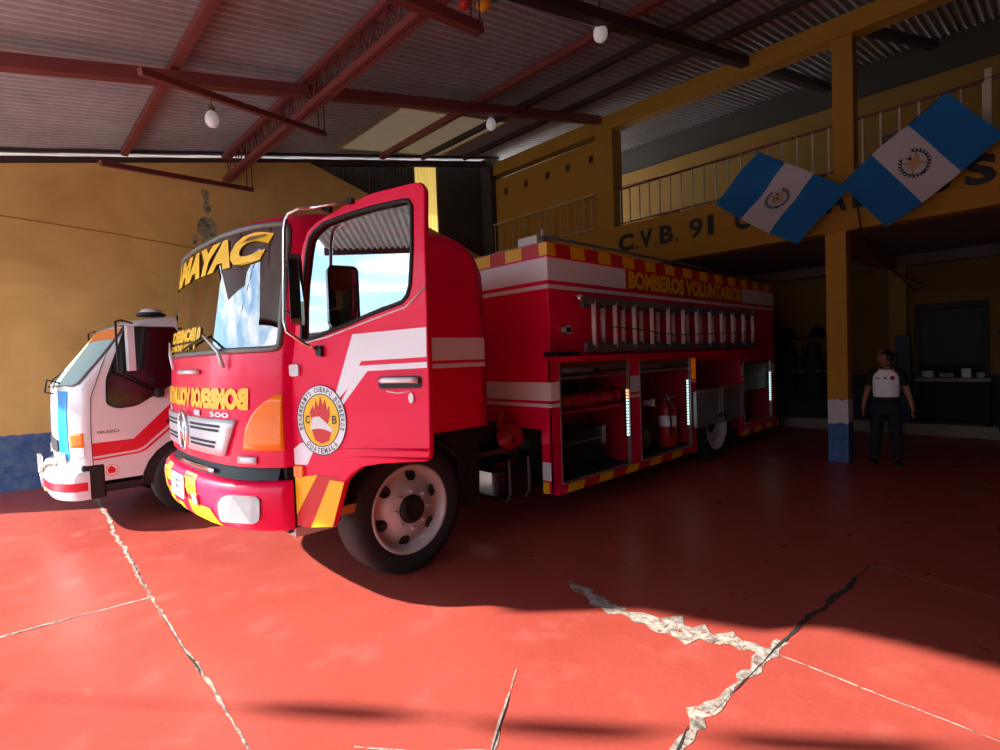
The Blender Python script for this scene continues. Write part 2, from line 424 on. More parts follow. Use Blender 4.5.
# ------------------------------------------------------------------ the hall
def ROOF(y): return 4.67 + .18148 * y
fl = struct(MB().box(-11, 6.2, -2.2, 12.1, -.12, 0).build('floor', 'floor'))
struct(MB().box(-90, 90, -140, -2.2, -.2, -.01).build('street', 'asphalt'))

def strip(name, pts, wd, m, z, jag=.5, seed=0):
    rn = random.Random(seed); L = []; Rr = []; P = []
    for i in range(len(pts) - 1):
        a, b = Vector(pts[i]), Vector(pts[i + 1]); n = max(2, int((b - a).length / .05))
        for k in range(n): P.append((a.lerp(b, k / n), (b - a).normalized(), wd[i] + (wd[i + 1] - wd[i]) * k / n))
    P.append((Vector(pts[-1]), P[-1][1], wd[-1]))
    ph = 0
    for p, d, ww in P:
        s = Vector((-d.y, d.x)); ph += rn.uniform(-1, 1) * .012; ph *= .9
        a = ww * (.5 + rn.uniform(-jag, jag) * .5); b = ww * (.5 + rn.uniform(-jag, jag) * .5)
        q = p + s * ph * min(1, ww * 25)
        L.append((q.x + s.x * a, q.y + s.y * a, z)); Rr.append((q.x - s.x * b, q.y - s.y * b, z))
    return MB().grid([L, Rr], 0, False).build(name, m, fl, recalc=False)
# joints of the slab grid, patched with pale mortar, with open cracks in them
strip('mortar_joint', [(-8.9, .86), (-7, .8), (-4.39, .70), (-3.6, .7), (-3.19, .70), (-2.32, .69), (-1.5, .68)], [0.028, 0.0336, 0.0196, 0.0112, 0.0168, 0.0112, 0.0112], 'crack', .002, .7, 1)
strip('mortar_joint', [(-4.41, -1.2), (-4.43, -.06), (-4.39, .7)], [0.024, 0.024, 0.024], 'crack', .002, .7, 2)
strip('open_crack', [(-4.1, .705), (-3.4, .69), (-3.19, .70), (-3.05, .69)], [0.002, 0.003, 0.01, 0.002], 'crackd', .003, .8, 3)
strip('open_crack', [(-5.7, .77), (-5.0, .73), (-4.5, .71)], [0.002, 0.006, 0.002], 'crackd', .003, .9, 4)
strip('open_crack', [(-4.42, .0), (-4.4, .66)], [0.005, 0.005], 'crackd', .003, .9, 14)
strip('mortar_joint', [(-1.03, .9), (-1.03, 1.92), (-1.06, 2.1), (-1.03, 2.45), (-1.01, 2.8), (-1.0, 3.02)], [0.04, 0.048, 0.08, 0.024, 0.08, 0.04], 'crack', .002, .8, 5)
strip('open_crack', [(-1.03, .9), (-1.03, 1.9), (-1.06, 2.05)], [0.005, 0.015, 0.003], 'crackd', .003, .8, 6)
strip('open_crack', [(-1.02, 2.2), (-1.01, 2.6), (-1.0, 3.0), (-.93, 3.9), (-.89, 4.5)], [0.002, 0.005, 0.015, 0.035, 0.01], 'crackd', .003, .8, 7)
strip('mortar_joint', [(-2.35, 2.86), (-2.2, 2.79), (-1.75, 2.72), (-1.45, 2.76), (-1.1, 2.86), (-1., 2.87)], [0.0384, 0.1152, 0.1024, 0.2176, 0.1024, 0.064], 'crack', .0025, .7, 8)
strip('mortar_joint', [(-1., 2.87), (-.5, 2.83), (-.13, 2.81), (.8, 2.75)], [0.0112, 0.0096, 0.0096, 0.0096], 'crack', .002, .5, 9)
strip('mortar_joint', [(-1.5, 1.3), (-1.60, 1.42), (-1.75, 1.66), (-1.88, 1.85)], [0.0096, 0.024, 0.0096, 0.008], 'crack', .002, .8, 10)
strip('open_crack', [(-1.55, 1.36), (-1.62, 1.46), (-1.75, 1.66)], [0.003, 0.007, 0.002], 'crackd', .003, .8, 11)
strip('mortar_joint', [(-2.0, 1.0), (-1.75, 1.2), (-1.58, 1.38)], [0.0064, 0.0096, 0.008], 'crack', .002, .8, 12)
strip('mortar_joint', [(-.89, 4.5), (-.3, 4.4), (1.2, 4.3)], [0.016, 0.0096, 0.0096], 'crack', .002, .8, 13)

# left wall (leans a little from the truck's line)
WA = Vector((-9.85, 0)); WU = Vector((.1349, .9909)); WN = Vector((.9909, -.1349))
def WL(s, z, w=0.):
    p = WA + WU * s + WN * w; return Vector((p.x, p.y, z))
top = [(-2.2, 4.03), (-2.2, 0), (12.1, 0), (12.1, 3.6), (8.45, 3.72), (6.76, 4.37), (6.09, 4.63), (5.46, 4.86), (4.33, 5.27)]
wl = struct(MB().plate(top, [], -.18, 0, WL).build('wall_left', 'wall'))
for pl_ in ([(2.55, 4.50), (2.62, 4.53), (2.68, 4.48), (2.66, 4.30), (2.70, 4.18), (2.63, 4.10), (2.58, 4.22), (2.60, 4.36)],
            [(2.50, 4.0), (2.58, 4.08), (2.70, 4.05), (2.78, 3.96), (2.74, 3.82), (2.79, 3.70), (2.68, 3.62), (2.60, 3.52), (2.52, 3.60), (2.56, 3.74), (2.47, 3.82)],
            [(2.40, 3.72), (2.46, 3.78), (2.48, 3.66), (2.42, 3.58)]):
    MB().plate(rnd_poly(pl_, .03), [], .001, .003, WL).build('plaster_patch', 'patch', wl)
MB().plate([(-1, 3.86), (.14, 3.78), (1.4, 3.67), (2.53, 3.54), (3.2, 3.47), (3.2, 3.455), (2.53, 3.52), (1.4, 3.655), (.14, 3.765), (-1, 3.845)], [], .001, .006, WL).build('plaster_ledge', 'yellowdk', wl)
def corr_wall(name, s0, s1, zb, zt, w, m, parent=None, pitch_=.075):
    n = int((s1 - s0) / (pitch_ / 4)); a = []; b = []
    for i in range(n + 1):
        s = s0 + (s1 - s0) * i / n; d = .012 * math.sin(2 * PI * s / pitch_)
        a.append(WL(s, zb, w + d)); b.append(WL(s, zt(s), w + d))
    return MB().grid([a, b], 0, True).build(name, m, parent, recalc=False)
def wtop(s): return ROOF(WU.y * s) - .16
wc = struct(corr_wall('wall_left_cladding', 3.6, 6.56, 3.5, wtop, -.22, 'darkcorr'))
corr_wall('cladding_sheet', 7.06, 8.6, 3.5, wtop, -.22, 'darkcorr', wc)
corr_wall('translucent_sheet', 6.54, 7.08, 3.5, wtop, -.21, 'litsheet', wc)
t_ = MB()
for s0, s1 in ((-2.3, 8.6),):
    a, b = WL(s0, ROOF(WU.y * s0) - .17, -.06), WL(s1, ROOF(WU.y * s1) - .17, -.06); t_.obox(a, b, .1, .11)
tag(t_.build('eaves_beam', 'darksteel'), 'dark steel beam lying along the top of the left yellow wall', 'beam')
struct(MB().obox(WL(-2.3, ROOF(WU.y * -2.3) - .055, .03), WL(8.6, ROOF(WU.y * 8.6) - .055, .03), .05, .05).build('trim_8', 'darksteel'))
# concrete post showing through the plaster, dark corner post
struct(MB().box(-8.95, -8.63, 8.2, 8.6, 0, 6.1).build('trim_1', 'darkcorr'))

# roof sheets
def ry0(x):  # unseen front edge of the roof, cut to shape the floor's shadow line
    if x > -4.95: return -5.2
    tab = [(-7.12, -3.6), (-6.9, -3.38), (-6.67, -3.16), (-6.4, -3.10), (-6.07, -2.99), (-5.90, -2.77), (-5.56, -2.71), (-5.17, -2.68), (-4.95, -2.6)]
    if x <= tab[0][0]: return tab[0][1]
    for (a, p), (c, q) in zip(tab, tab[1:]):
        if x <= c: return p + (q - p) * (x - a) / (c - a)
    return -2.6
P_ = .11
def sheet(name, x0, x1, ya, yb, m, dz=0., parent=None):
    n = int((x1 - x0) / (P_ / 6)); a = []; b = []
    for i in range(n + 1):
        x = x0 + (x1 - x0) * i / n; d = .024 * math.sin(2 * PI * x / P_) + dz
        y0 = ya(x) if callable(ya) else ya
        a.append((x, y0, ROOF(y0) + d)); b.append((x, yb, ROOF(yb) + d))
    return MB().grid([a, b], 0, True).build(name, m, parent, recalc=False)
ceil = struct(sheet('ceiling', -10.25, -8.9, ry0, 12.3, 'roof'))
sheet('roof_sheet', -8.9, -6.9, ry0, 4.7, 'roof', 0, ceil); sheet('roof_sheet', -8.9, -6.9, 6.95, 12.3, 'roof', 0, ceil)
sheet('translucent_sheet', -8.98, -6.82, 4.55, 7.1, 'skylight', -.012, ceil)
sheet('roof_sheet', -6.9, 6.2, ry0, 12.3, 'roof', 0, ceil)
MB().box(-4.98, 6.2, -5.26, -5.2, ROOF(-5.2) - .10, ROOF(-5.2) + .04).build('eave_flashing', 'darksteel', ceil)

# roof steel
def purlin(y, d, x0, x1, lab, wd=.08, hd=.1, m='steel'):
    z = ROOF(y) - d; return tag(MB().obox((x0, y, z), (x1, y, z), wd, hd).build('roof_purlin', m), lab, 'beam', None)
purlin(1.53, .1, -9.5, 6, 'oxide red roof purlin at top left, nearest the street, left of the lattice truss')
purlin(5.6, .1, -8.95, 6, 'dark red roof purlin carrying the bulb nearest the balcony, first beyond the lattice truss', .08, .1)
purlin(6.5, .1, -8.85, 6, 'dark roof purlin just beyond the bulb purlin, second beyond the lattice truss', .07, .09, 'darksteel')
purlin(7.5, .1, -8.7, 6, 'dark roof purlin closest to the yellow balcony beam', .07, .09, 'darksteel')
def rafter(a, b, lab, wd=.12, hd=.13, m='steel'):
    return tag(MB().obox(a, b, wd, hd).build('roof_rafter', m), lab, 'beam')
rafter((-6.87, -2.5, 3.97), (-5.72, 8.25, 5.92), 'long oxide red rafter crossing the roof from upper left towards the balcony')
rafter((-3.93, -2.5, 3.92), (-2.86, 11.6, 6.48), 'dark red rafter crossing above the flags and the balcony', m='darksteel')
rafter((-2.0, 8.6, 6.05), (-1.3, 11.7, 6.62), 'dark rafter over the balcony behind the upper yellow column', .1, .12, 'darksteel')
tr = thing('lattice_truss', (-9.4, 2.9, 5.0), 'long oxide red lattice truss running diagonally under the corrugated roof', 'truss')
tz0, tz1 = 4.70, 5.06; off = (-9.4, 2.9, 5.0)
for nm, z in (('upper_chord', tz1), ('lower_chord', tz0)):
    m_ = MB(off)
    for dy in (-.035, .035): m_.obox((-9.4, 2.9 + dy, z), (4, 2.9 + dy, z), .045, .075)
    m_.build(nm, 'steel', tr)
m_ = MB(off); x = -9.35; k = 0
while x < 3.9:
    a = (x, 2.9, tz0 + .03 if k % 2 else tz1 - .03); b = (x + .13, 2.9, tz1 - .03 if k % 2 else tz0 + .03)
    m_.tube([a, b], .009, 5); x += .13; k += 1
m_.build('lacing', 'steel', tr)
for a, b, lab in (((-5.37, 1.01, 4.16), (-6.44, 3.2, 4.56), 'short red steel tie under the truss, its rod ends above the fire truck cab'),
                  ((-8.02, 1.04, 4.16), (-9.2, 3.24, 4.56), 'short red steel tie at the left wall end of the lattice truss'),
                  ((-3.30, 1.3, 4.2), (-3.54, 3.3, 4.57), 'thick red steel tie beside the coloured ornament')):
    t = thing('truss_tie', a, lab, 'beam'); wd = .06 if a[0] < -4 else .09
    MB(a).obox(a, b, wd, wd).build('tie_bar', 'steel', t)
    bv = Vector(b); av = Vector(a); e = bv - (bv - av).normalized() * .12
    MB(a).tube([bv, (bv.x, bv.y, ROOF(bv.y) - .03)], .008, 6).build('rod', 'darksteel', t)
    MB(a).tube([e, (e.x, e.y, ROOF(e.y) - .03)], .008, 6).build('rod', 'darksteel', t)

def bulb(p, lab, s=1.):
    t = thing('light_bulb', p, lab, 'lamp', 'bulbs hanging from the roof'); x, y, z = 0, 0, 0
    MB().tube([(0, 0, .13), (0, 0, ROOF(p[1]) - p[2])], .006, 6).build('cord', 'wire', t)
    MB().lathe([(0, .14), (.035, .135), (.04, .1), (.032, .07), (0, .07)], n=14).build('lamp_holder', 'porcelain', t)
    MB().lathe([(.025, .08), (.05, .06), (.075, .01), (.08, -.03), (.07, -.08), (.04, -.11), (0, -.12)], n=18).build('globe', 'bulb', t)
bulb((-7.06, 2.05, 4.66), 'white bulb hanging above the small white truck, leftmost of the three')
bulb((-6.15, 5.9, 5.36), 'white bulb hanging from the purlins near the corrugated corner, middle one of three')
bulb((-3.44, 5.04, 5.20), 'white bulb hanging near the long rafter by the balcony, rightmost of three')
t = thing('hanging_ornament', (-3.76, 3.49, 5.02), 'cluster of red, yellow, green and white plastic pieces hung from the roof steel', 'ornament')
MB().tube([(0, 0, .05), (0, 0, .3)], .006, 6).build('cord', 'wire', t)
for dx, dz, m_, r_ in ((-.09, -.02, 'plasticred', (.08, .06, .05)), (.04, -.04, 'plasticyel', (.09, .06, .06)), (.12, .07, 'plasticgrn', (.1, .06, .09)), (-.05, .05, 'flagwhite', (.06, .05, .06)), (-.01, .12, 'flagwhite', (.04, .04, .06))):
    MB().ball((dx, dx * .9, dz), r_).build('plastic_piece', m_, t)

# unseen cable added outside the entrance so its lumps cast faint floor streaks
uo = Vector((-8.2, -6.2, 5.0)); ut = thing('shadow_cable', uo, 'unseen overhead cable with thick black lumps, added to cast the floor streaks', 'cable')
SH = Vector((-6.0, -7.3, 5.0))
MB(uo).tube([Vector((-8.0, -3.6, 0)) + SH, Vector((2.5, 4.9, 0)) + SH], .01, 6).build('shadow_cable_line', 'wire', ut)
for a, b in (((-4.7, -.85, 0), (-3.75, -.1, 0)), ((-2.6, .79, 0), (-1.95, 1.29, 0)), ((-1.7, 1.47, 0), (-1.15, 1.9, 0)), ((-.92, 2.08, 0), (-.3, 2.58, 0))):
    a, b = Vector(a) + SH, Vector(b) + SH
    MB(uo).tube([a, a.lerp(b, .3), a.lerp(b, .7), b], [.02, .05, .05, .02], 8).build('shadow_lump', 'wire', ut)

# ------------------------------------------------------------------ balcony front
YF = 8.3
fas = struct(MB().box(-8.66, 6, YF, YF + .25, 3.14, 3.92).build('trim_2', 'yellow'))
def FT(u, v, w=0.): return Vector((u, YF - .004 - w, v))
for body, x0, x1, z0, z1 in (('C', -5.40, -5.08, 3.44, 3.75), ('.', -5.05, -4.99, 3.44, 3.49), ('V', -4.97, -4.71, 3.44, 3.75), ('.', -4.69, -4.63, 3.44, 3.49), ('B', -4.58, -4.33, 3.44, 3.75), ('.', -4.30, -4.24, 3.44, 3.49),
                             ('9', -4.05, -3.82, 3.43, 3.75), ('1', -3.74, -3.64, 3.43, 3.75), ('C', -3.32, -3.08, 3.42, 3.75), ('I', -3.0, -2.93, 3.42, 3.75), ('A', -2.88, -2.62, 3.42, 3.75), ('.', -2.60, -2.54, 3.42, 3.47),
                             ('O', -2.40, -2.14, 3.41, 3.75), ('A', -2.09, -1.84, 3.41, 3.75), ('L', -1.78, -1.58, 3.41, 3.75), ('J', -1.02, -.78, 3.40, 3.74), ('S', -.66, -.38, 3.40, 3.74)):
    MB().text(body, x0, x1, z0, z1, FT, 0, bold=.045 if body not in 'I19.' else .02).build('painted_letter', 'letters', fas, recalc=False)
struct(MB().box(-8.66, 6, YF + .25, 11.9, 3.16, 3.34).build('ceiling_balcony', 'slab'))
struct(MB().box(-8.66, 6, 11.7, 11.9, 2.98, 3.16).build('trim_3', 'slab'))
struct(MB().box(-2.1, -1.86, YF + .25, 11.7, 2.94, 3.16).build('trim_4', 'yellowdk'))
def column_mat():
    m, nt, b = nodes_mat('column_paint_bands'); tc = nt.nodes.new('ShaderNodeTexCoord'); n = noise(nt, tc.outputs['Object'], 9, 6, .7)
    n0 = noise(nt, tc.outputs['Object'], 2, 6, .6)
    sp = nt.nodes.new('ShaderNodeSeparateXYZ'); nt.links.new(tc.outputs['Object'], sp.inputs[0])
    ma = nt.nodes.new('ShaderNodeMath'); ma.operation = 'MULTIPLY_ADD'; nt.links.new(n.outputs['Fac'], ma.inputs[0]); ma.inputs[1].default_value = .12; nt.links.new(sp.outputs['Z'], ma.inputs[2])
    y = ramp(nt, n0.outputs['Fac'], [(.3, (168, 116, 30)), (.7, (190, 134, 38))])
    bl = ramp(nt, n.outputs['Fac'], [(.4, (58, 92, 150)), (.7, (84, 116, 168))])
    a = nt.nodes.new('ShaderNodeMath'); a.operation = 'LESS_THAN'; a.inputs[1].default_value = .92; nt.links.new(ma.outputs[0], a.inputs[0])
    c = nt.nodes.new('ShaderNodeMath'); c.operation = 'LESS_THAN'; c.inputs[1].default_value = .6; nt.links.new(ma.outputs[0], c.inputs[0])
    k = mixc(nt, a.outputs[0], y.outputs[0], (206, 198, 200)); k = mixc(nt, c.outputs[0], k, bl.outputs[0])
    nt.links.new(k, b.inputs['Base Color']); b.inputs['Roughness'].default_value = .8
    return m
M['column'] = column_mat()
tag(MB().box(-2.1, -1.855, YF - .01, YF + .25, 0, 3.14).build('column', 'column', bevel=.008), 'yellow square column with white and blue foot standing beside the woman', 'column')
tag(MB().box(2.3, 2.55, YF - .01, YF + .25, 0, 3.14).build('column', 'column', bevel=.008), 'yellow square column under the far right end of the balcony', 'column')
tag(MB().box(-2.0, -1.76, YF + .02, YF + .26, 3.92, 5.71).build('column', 'yellow', bevel=.008), 'yellow upper column on the balcony, between the two flags', 'column')
tag(MB().box(-5.86, -5.48, YF, YF + .3, 3.92, 5.71).build('column', 'yellow', bevel=.008), 'wide yellow upper post at the end of the vented panel', 'column')
struct(MB().box(-8.68, 6, YF - .01, YF + .22, 5.70, 5.97).build('trim_5', 'yellow'))
vents = [rrect(x, x + .11, 5.23 + k * .005, 5.37 + k * .005, .01, 1) for k, x in enumerate((-8.36, -7.76, -7.15, -6.62, -6.06))]
pn = struct(MB().plate([(-8.66, 3.92), (-5.86, 3.92), (-5.86, 5.62), (-8.66, 5.62)], vents, .06, .18, lambda u, v, w: Vector((u, YF + w, v))).build('wall_balcony', 'yellow'))
MB().box(-8.66, -5.86, YF + .3, YF + .34, 3.92, 5.7).build('dark_lining', 'darkcorr', pn)

# railings
t = thing('ornate_railing', (-7.26, YF - .04, 3.92), 'cream painted iron railing with scroll ornaments in front of the vented yellow panel', 'railing'); off = (-7.26, YF - .04, 3.92)
MB(off).obox((-8.66, YF - .04, 4.60), (-5.86, YF - .04, 4.60), .03, .04).build('handrail', 'rail', t)
MB(off).obox((-8.66, YF - .04, 3.97), (-5.86, YF - .04, 3.97), .025, .03).build('lower_rail', 'rail', t)
x = -8.6; k = 0
while x < -5.87:
    MB(off).obox((x, YF - .04, 3.92), (x, YF - .04, 4.6), .016, .016, up=(0, 1, 0)).build('baluster', 'rail', t)
    if k % 2 == 0 and x + .2 < -5.9:
        m_ = MB(off); cx = x + .19
        for zc, r_ in ((4.12, .05), (4.27, .065), (4.42, .05)):
            m_.tube([(cx + r_ * .6 * math.cos(a), YF - .04, zc + r_ * math.sin(a)) for a in [2 * PI * j / 12 for j in range(12)]], .008, 5, closed=True)
        m_.tube([(cx, YF - .04, 3.97), (cx, YF - .04, 4.6)], .007, 5).build('scroll_ornament', 'rail', t)
    x += .19; k += 1
t = thing('balcony_railing', (-2.6, YF + .1, 3.92), 'iron balcony railing with plain upright bars behind the two flags', 'railing'); off = (-2.6, YF + .1, 3.92)
MB(off).obox((-5.48, YF + .1, 4.60), (3, YF + .1, 4.60), .03, .03).build('handrail', 'steel', t)
MB(off).obox((-5.48, YF + .1, 3.98), (3, YF + .1, 3.98), .025, .025).build('lower_rail', 'steel', t)
x = -5.40
while x < .9:
    if not (-2.03 < x < -1.73):
        MB(off).obox((x, YF + .1, 3.92), (x, YF + .1, 4.6), .02, .02, up=(0, 1, 0)).build('baluster', 'railw', t)
    x += .196
MB(off).obox((-.46, YF + .1, 3.92), (-.46, YF + .1, 4.72), .06, .06, up=(0, 1, 0)).build('rail_post', 'railw', t)

# back walls
struct(MB().box(-8.8, 6, 11.9, 12.1, 0, 3.2).build('wall_back', 'wall_shaded'))
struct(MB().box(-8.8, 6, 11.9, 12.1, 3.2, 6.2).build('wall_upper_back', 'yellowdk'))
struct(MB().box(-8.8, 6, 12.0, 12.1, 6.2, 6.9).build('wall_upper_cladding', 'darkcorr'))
struct(MB().box(6, 6.2, -2.4, 12.1, 0, 6.9).build('wall_right', 'wall_shaded'))
struct(MB().box(.45, 6.2, -2.4, -2.2, 0, 4.2).build('light_block_wall', 'wall_shaded'))  # unseen wall added to block sky light from the right
struct(MB().box(-8.6, 6, 11.5, 11.9, 0, .2).build('trim_6', 'concrete', bevel=.01))
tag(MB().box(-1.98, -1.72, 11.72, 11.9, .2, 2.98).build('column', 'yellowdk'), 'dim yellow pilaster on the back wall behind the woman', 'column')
# doorway filled by a flat dark panel standing for the unlit room
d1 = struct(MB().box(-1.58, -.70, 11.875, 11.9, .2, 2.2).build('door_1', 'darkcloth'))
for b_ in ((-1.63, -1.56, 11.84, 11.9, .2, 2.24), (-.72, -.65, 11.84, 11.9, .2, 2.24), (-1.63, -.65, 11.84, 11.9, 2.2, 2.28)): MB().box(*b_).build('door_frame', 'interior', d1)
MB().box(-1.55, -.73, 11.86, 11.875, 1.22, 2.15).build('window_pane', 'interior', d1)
tag(MB().box(-1.88, -1.66, 11.60, 11.66, .2, 1.75).build('door_leaf', 'darkblue', bevel=.005), 'narrow dark blue door leaf folded back beside the dark doorway', 'door')
t = thing('work_bench', (-1.1, 11.65, .2), 'dark bench with a grey cluttered top in front of the doorway', 'bench'); off = (-1.1, 11.65, .2)
MB(off).box(-1.58, -.62, 11.52, 11.83, .93, .99).build('bench_top', 'concrete', t)
for x in (-1.55, -.68): MB(off).box(x, x + .05, 11.53, 11.82, .2, .93).build('leg', 'darkcloth', t)
MB(off).box(-1.5, -.68, 11.7, 11.82, .3, .9).build('back_panel', 'darkcloth', t)
for k, (x, w_, h_) in enumerate(((-1.5, .16, .12), (-1.27, .2, .09), (-.98, .13, .16), (-.8, .12, .1))):
    tag(MB().box(x, x + w_, 11.6, 11.75, .99, .99 + h_).build('storage_box', ['greypanel', 'case', 'greypanel', 'case'][k], bevel=.01),
        ['grey box at the left end of the dark bench top', 'low black box second from left on the dark bench top', 'taller grey box third on the dark bench top', 'black box at the right end of the dark bench top'][k], 'box', 'boxes on the bench')
tag(MB().obox((-.55, 11.88, 1.72), (.1, 11.88, 1.72), .03, .05).build('wall_shelf', 'interior'), 'short dark shelf bar fixed on the back wall right of the doorway', 'shelf')
# turnout gear on a rack
t = thing('coat_rack', (-3.4, 11.55, 0), 'dark metal coat rack standing against the back wall behind the fire truck', 'rack'); off = (-3.4, 11.55, 0)
MB(off).obox((-4.1, 11.6, 1.78), (-2.75, 11.6, 1.78), .04, .04).build('top_bar', 'chassis', t)
for x in (-4.08, -2.77): MB(off).obox((x, 11.6, .2), (x, 11.6, 1.78), .04, .04, up=(0, 1, 0)).build('upright', 'chassis', t)
labs = ['dark turnout coat at the left end of the rack', 'dark turnout coat second from the left on the rack', 'dark turnout coat third from the left on the rack', 'dark turnout coat at the right end, nearest the column']
for k, x in enumerate((-4.02, -3.6, -3.18, -2.76)):
    m_ = MB(); rn = random.Random(k); rows = []
    for j in range(9):
        z = 1.72 - j * .145; wv = .06 + .075 * min(1, j / 1.5) + .003 * j; dv = .06 + .05 * min(1, j / 2)
        rows.append([(x + wv * math.cos(2 * PI * i / 16) * (1 + .1 * math.sin(5 * i + j + k)), 11.52 + dv * math.sin(2 * PI * i / 16) * (1 + .2 * math.sin(3 * i + j * k)), z + .01 * math.sin(i + k)) for i in range(16)])
    m_.grid(rows, 0, True, wrap=True); m_.add(rows[0], [tuple(range(16))]); m_.add(rows[-1], [tuple(range(16))])
    o = tag(m_.build('turnout_coat', 'darkcloth'), labs[k], 'coat', 'turnout coats on the rack')
    for s in (-1, 1):
        MB().tube([(x + s * .10, 11.5, 1.58), (x + s * .145, 11.47, 1.35), (x + s * .14, 11.45, 1.05)], [.05, .045, .042], 8).build('sleeve', 'darkcloth', o)
        MB().tube([(x + s * .14, 11.45, 1.14), (x + s * .14, 11.45, 1.10)], .05, 8).build('cuff_band', 'grey', o)
for k, x in enumerate((-3.62, -3.08)):
    o = tag(MB().lathe([(0, .16), (.06, .15), (.11, .11), (.135, .04), (.14, 0), (.2, -.02), (.2, -.03), (.13, -.02)], (x, 11.55, 1.82), n=18).build('helmet', 'case'), ['black firefighter helmet on the left part of the coat rack', 'black firefighter helmet on the rack beside the yellow column'][k], 'helmet', 'helmets on the rack')
tag(MB().box(-3.78, -3.60, 10.98, 11.06, 0, 1.66).build('locker', 'interior', bevel=.006), 'tall narrow dark locker standing behind the rear of the fire truck', 'locker')
tp = []
for i in range(24):
    a = 2 * PI * i / 24; tp.append((-.2 + .24 * math.cos(a), 10.95, .30 + .24 * math.sin(a)))
tag(MB().tube(tp, .07, 10, closed=True).build('spare_tyre', 'tyre'), 'dark spare tyre standing at the right edge near the step', 'tyre')
# things on the balcony
tag(MB().box(-5.0, -4.62, 9.0, 9.35, 3.34, 4.16).build('storage_crate', mat('green_crate', (92, 104, 60), .7), bevel=.01), 'dull green crate standing behind the balcony bars', 'crate')
tag(MB().box(-1.62, -1.05, 9.2, 9.24, 3.34, 4.55).build('notice_board', 'slab'), 'grey board leaning behind the balcony bars beside the right flag', 'board')
tag(MB().box(-2.62, -2.3, 9.1, 9.4, 3.34, 4.2).build('plastic_drum', 'darkblue', bevel=.05), 'dark blue drum behind the balcony bars left of the upper column', 'drum')
tag(MB().tube([(-1.72, 8.28, 3.5), (-1.7, 8.26, 3.3), (-1.68, 8.25, 3.1), (-1.55, 8.6, 2.75), (-1.3, 9.6, 2.35), (-1.45, 11.6, 2.6), (-1.9, 11.7, 2.9)], .009, 6).build('cable', 'wire'), 'thin black cable drooping from the balcony beam to the back wall', 'cable')

# flags
def flag(p_left, e_long, e_short, lab, seed, y0):
    """cloth from its left corner along the long and short edges"""
    A, B, C = Vector(p_left), Vector(e_long), Vector(e_short); base = (A + (B + C) / 2)
    root = thing('national_flag', base, lab, 'flag', 'flags on the balcony')
    def P(u, v, w=0.):
        q = A + B * u + C * v
        d = .05 * math.sin(u * 7 + v * 3 + seed) * (.3 + v) + .03 * math.sin(v * 9 - u * 4 + seed * 2)
        sag = -.05 * math.sin(PI * u) * (1 - v)
        return Vector((q.x, q.y - d * .8 - w, q.z + sag))
    rows = [[P(u / 30, v / 18) for u in range(31)] for v in range(19)]
    MB(base).grid(rows, 0, True, mif=lambda i, k: 1 if 10 <= k < 20 else 0).build('cloth', ['flagblue', 'flagwhite'], root, recalc=False)
    em = MB(base); L = B.length; H = C.length
    def E(a, b, w=.006): return P(.5 + a / L, .5 + b / H, w)
    fs_, fb = FLIP[seed]
    def EE(a, b): return E(a * fs_[0] + b * fs_[1], a * fb[0] + b * fb[1])
    for sgn in (-1, 1):
        for k in range(11):
            t_ = R(-100 + k * 15); cx, cz = sgn * .135 * math.cos(t_), .135 * math.sin(t_); ta = t_ + PI / 2
            for q in (-.45, .45):
                a = ta + q; p1 = (cx + sgn * .05 * math.cos(a), cz + .05 * math.sin(a)); md = (cx + sgn * .02 * math.cos(a + .5), cz + .02 * math.sin(a + .5)); m2 = (cx + sgn * .02 * math.cos(a - .5), cz + .02 * math.sin(a - .5))
                em.add([EE(cx, cz), EE(*md), EE(*p1), EE(*m2)], [(0, 1, 2, 3)], 0)
    pts = rnd_poly([(-.07, -.05), (.06, -.06), (.075, .045), (-.06, .06)], .02)
    em.add([E(a * fs_[0] + b * fs_[1], a * fb[0] + b * fb[1], .008) for a, b in pts], [tuple(range(len(pts)))], 1)
    for a0, b0, a1, b1 in ((-.1, -.09, .1, .09), (.1, -.09, -.1, .09)):
        d = Vector((a1 - a0, b1 - b0)).normalized() * .005; n_ = Vector((-d.y, d.x))
        em.add([EE(a0 + n_.x, b0 + n_.y), EE(a1 + n_.x, b1 + n_.y), EE(a1 - n_.x, b1 - n_.y), EE(a0 - n_.x, b0 - n_.y)], [(0, 1, 2, 3)], 2)
    pts = [(-.012, .05), (.012, .05), (.03, .1), (.0, .075), (-.03, .11)]
    em.add([E(a * fs_[0] + b * fs_[1], a * fb[0] + b * fb[1], .009) for a, b in pts], [tuple(range(5))], 0)
    em.build('coat_of_arms', ['leaf', 'scroll', 'porcelain'], root, recalc=False)
FLIP = {1: ((.81, -.586), (.7, .71)), 2: ((1., 0.), (0., 1.))}
flag((-3.51, 8.1, 3.84), (1.12, 0, -.81), (.61, 0, .62), 'blue and white national flag hanging cornerwise, the left one of two on the balcony', 1, 8.1)
flag((-1.38, 8.08, 3.06), (1.07, 0, .78), (-.49, 0, .66), 'blue and white national flag hanging cornerwise, the right one near the frame edge', 2, 8.1)
tag(MB().tube([(-5.4, 8.2, 4.58), (-2.9, 8.13, 4.46), (-1.87, 8.12, 3.71), (-.8, 8.1, 4.5), (.6, 8.2, 4.6)], .005, 5).build('flag_cord', 'wire'), 'thin cord tying the flags along the balcony railing', 'cord')

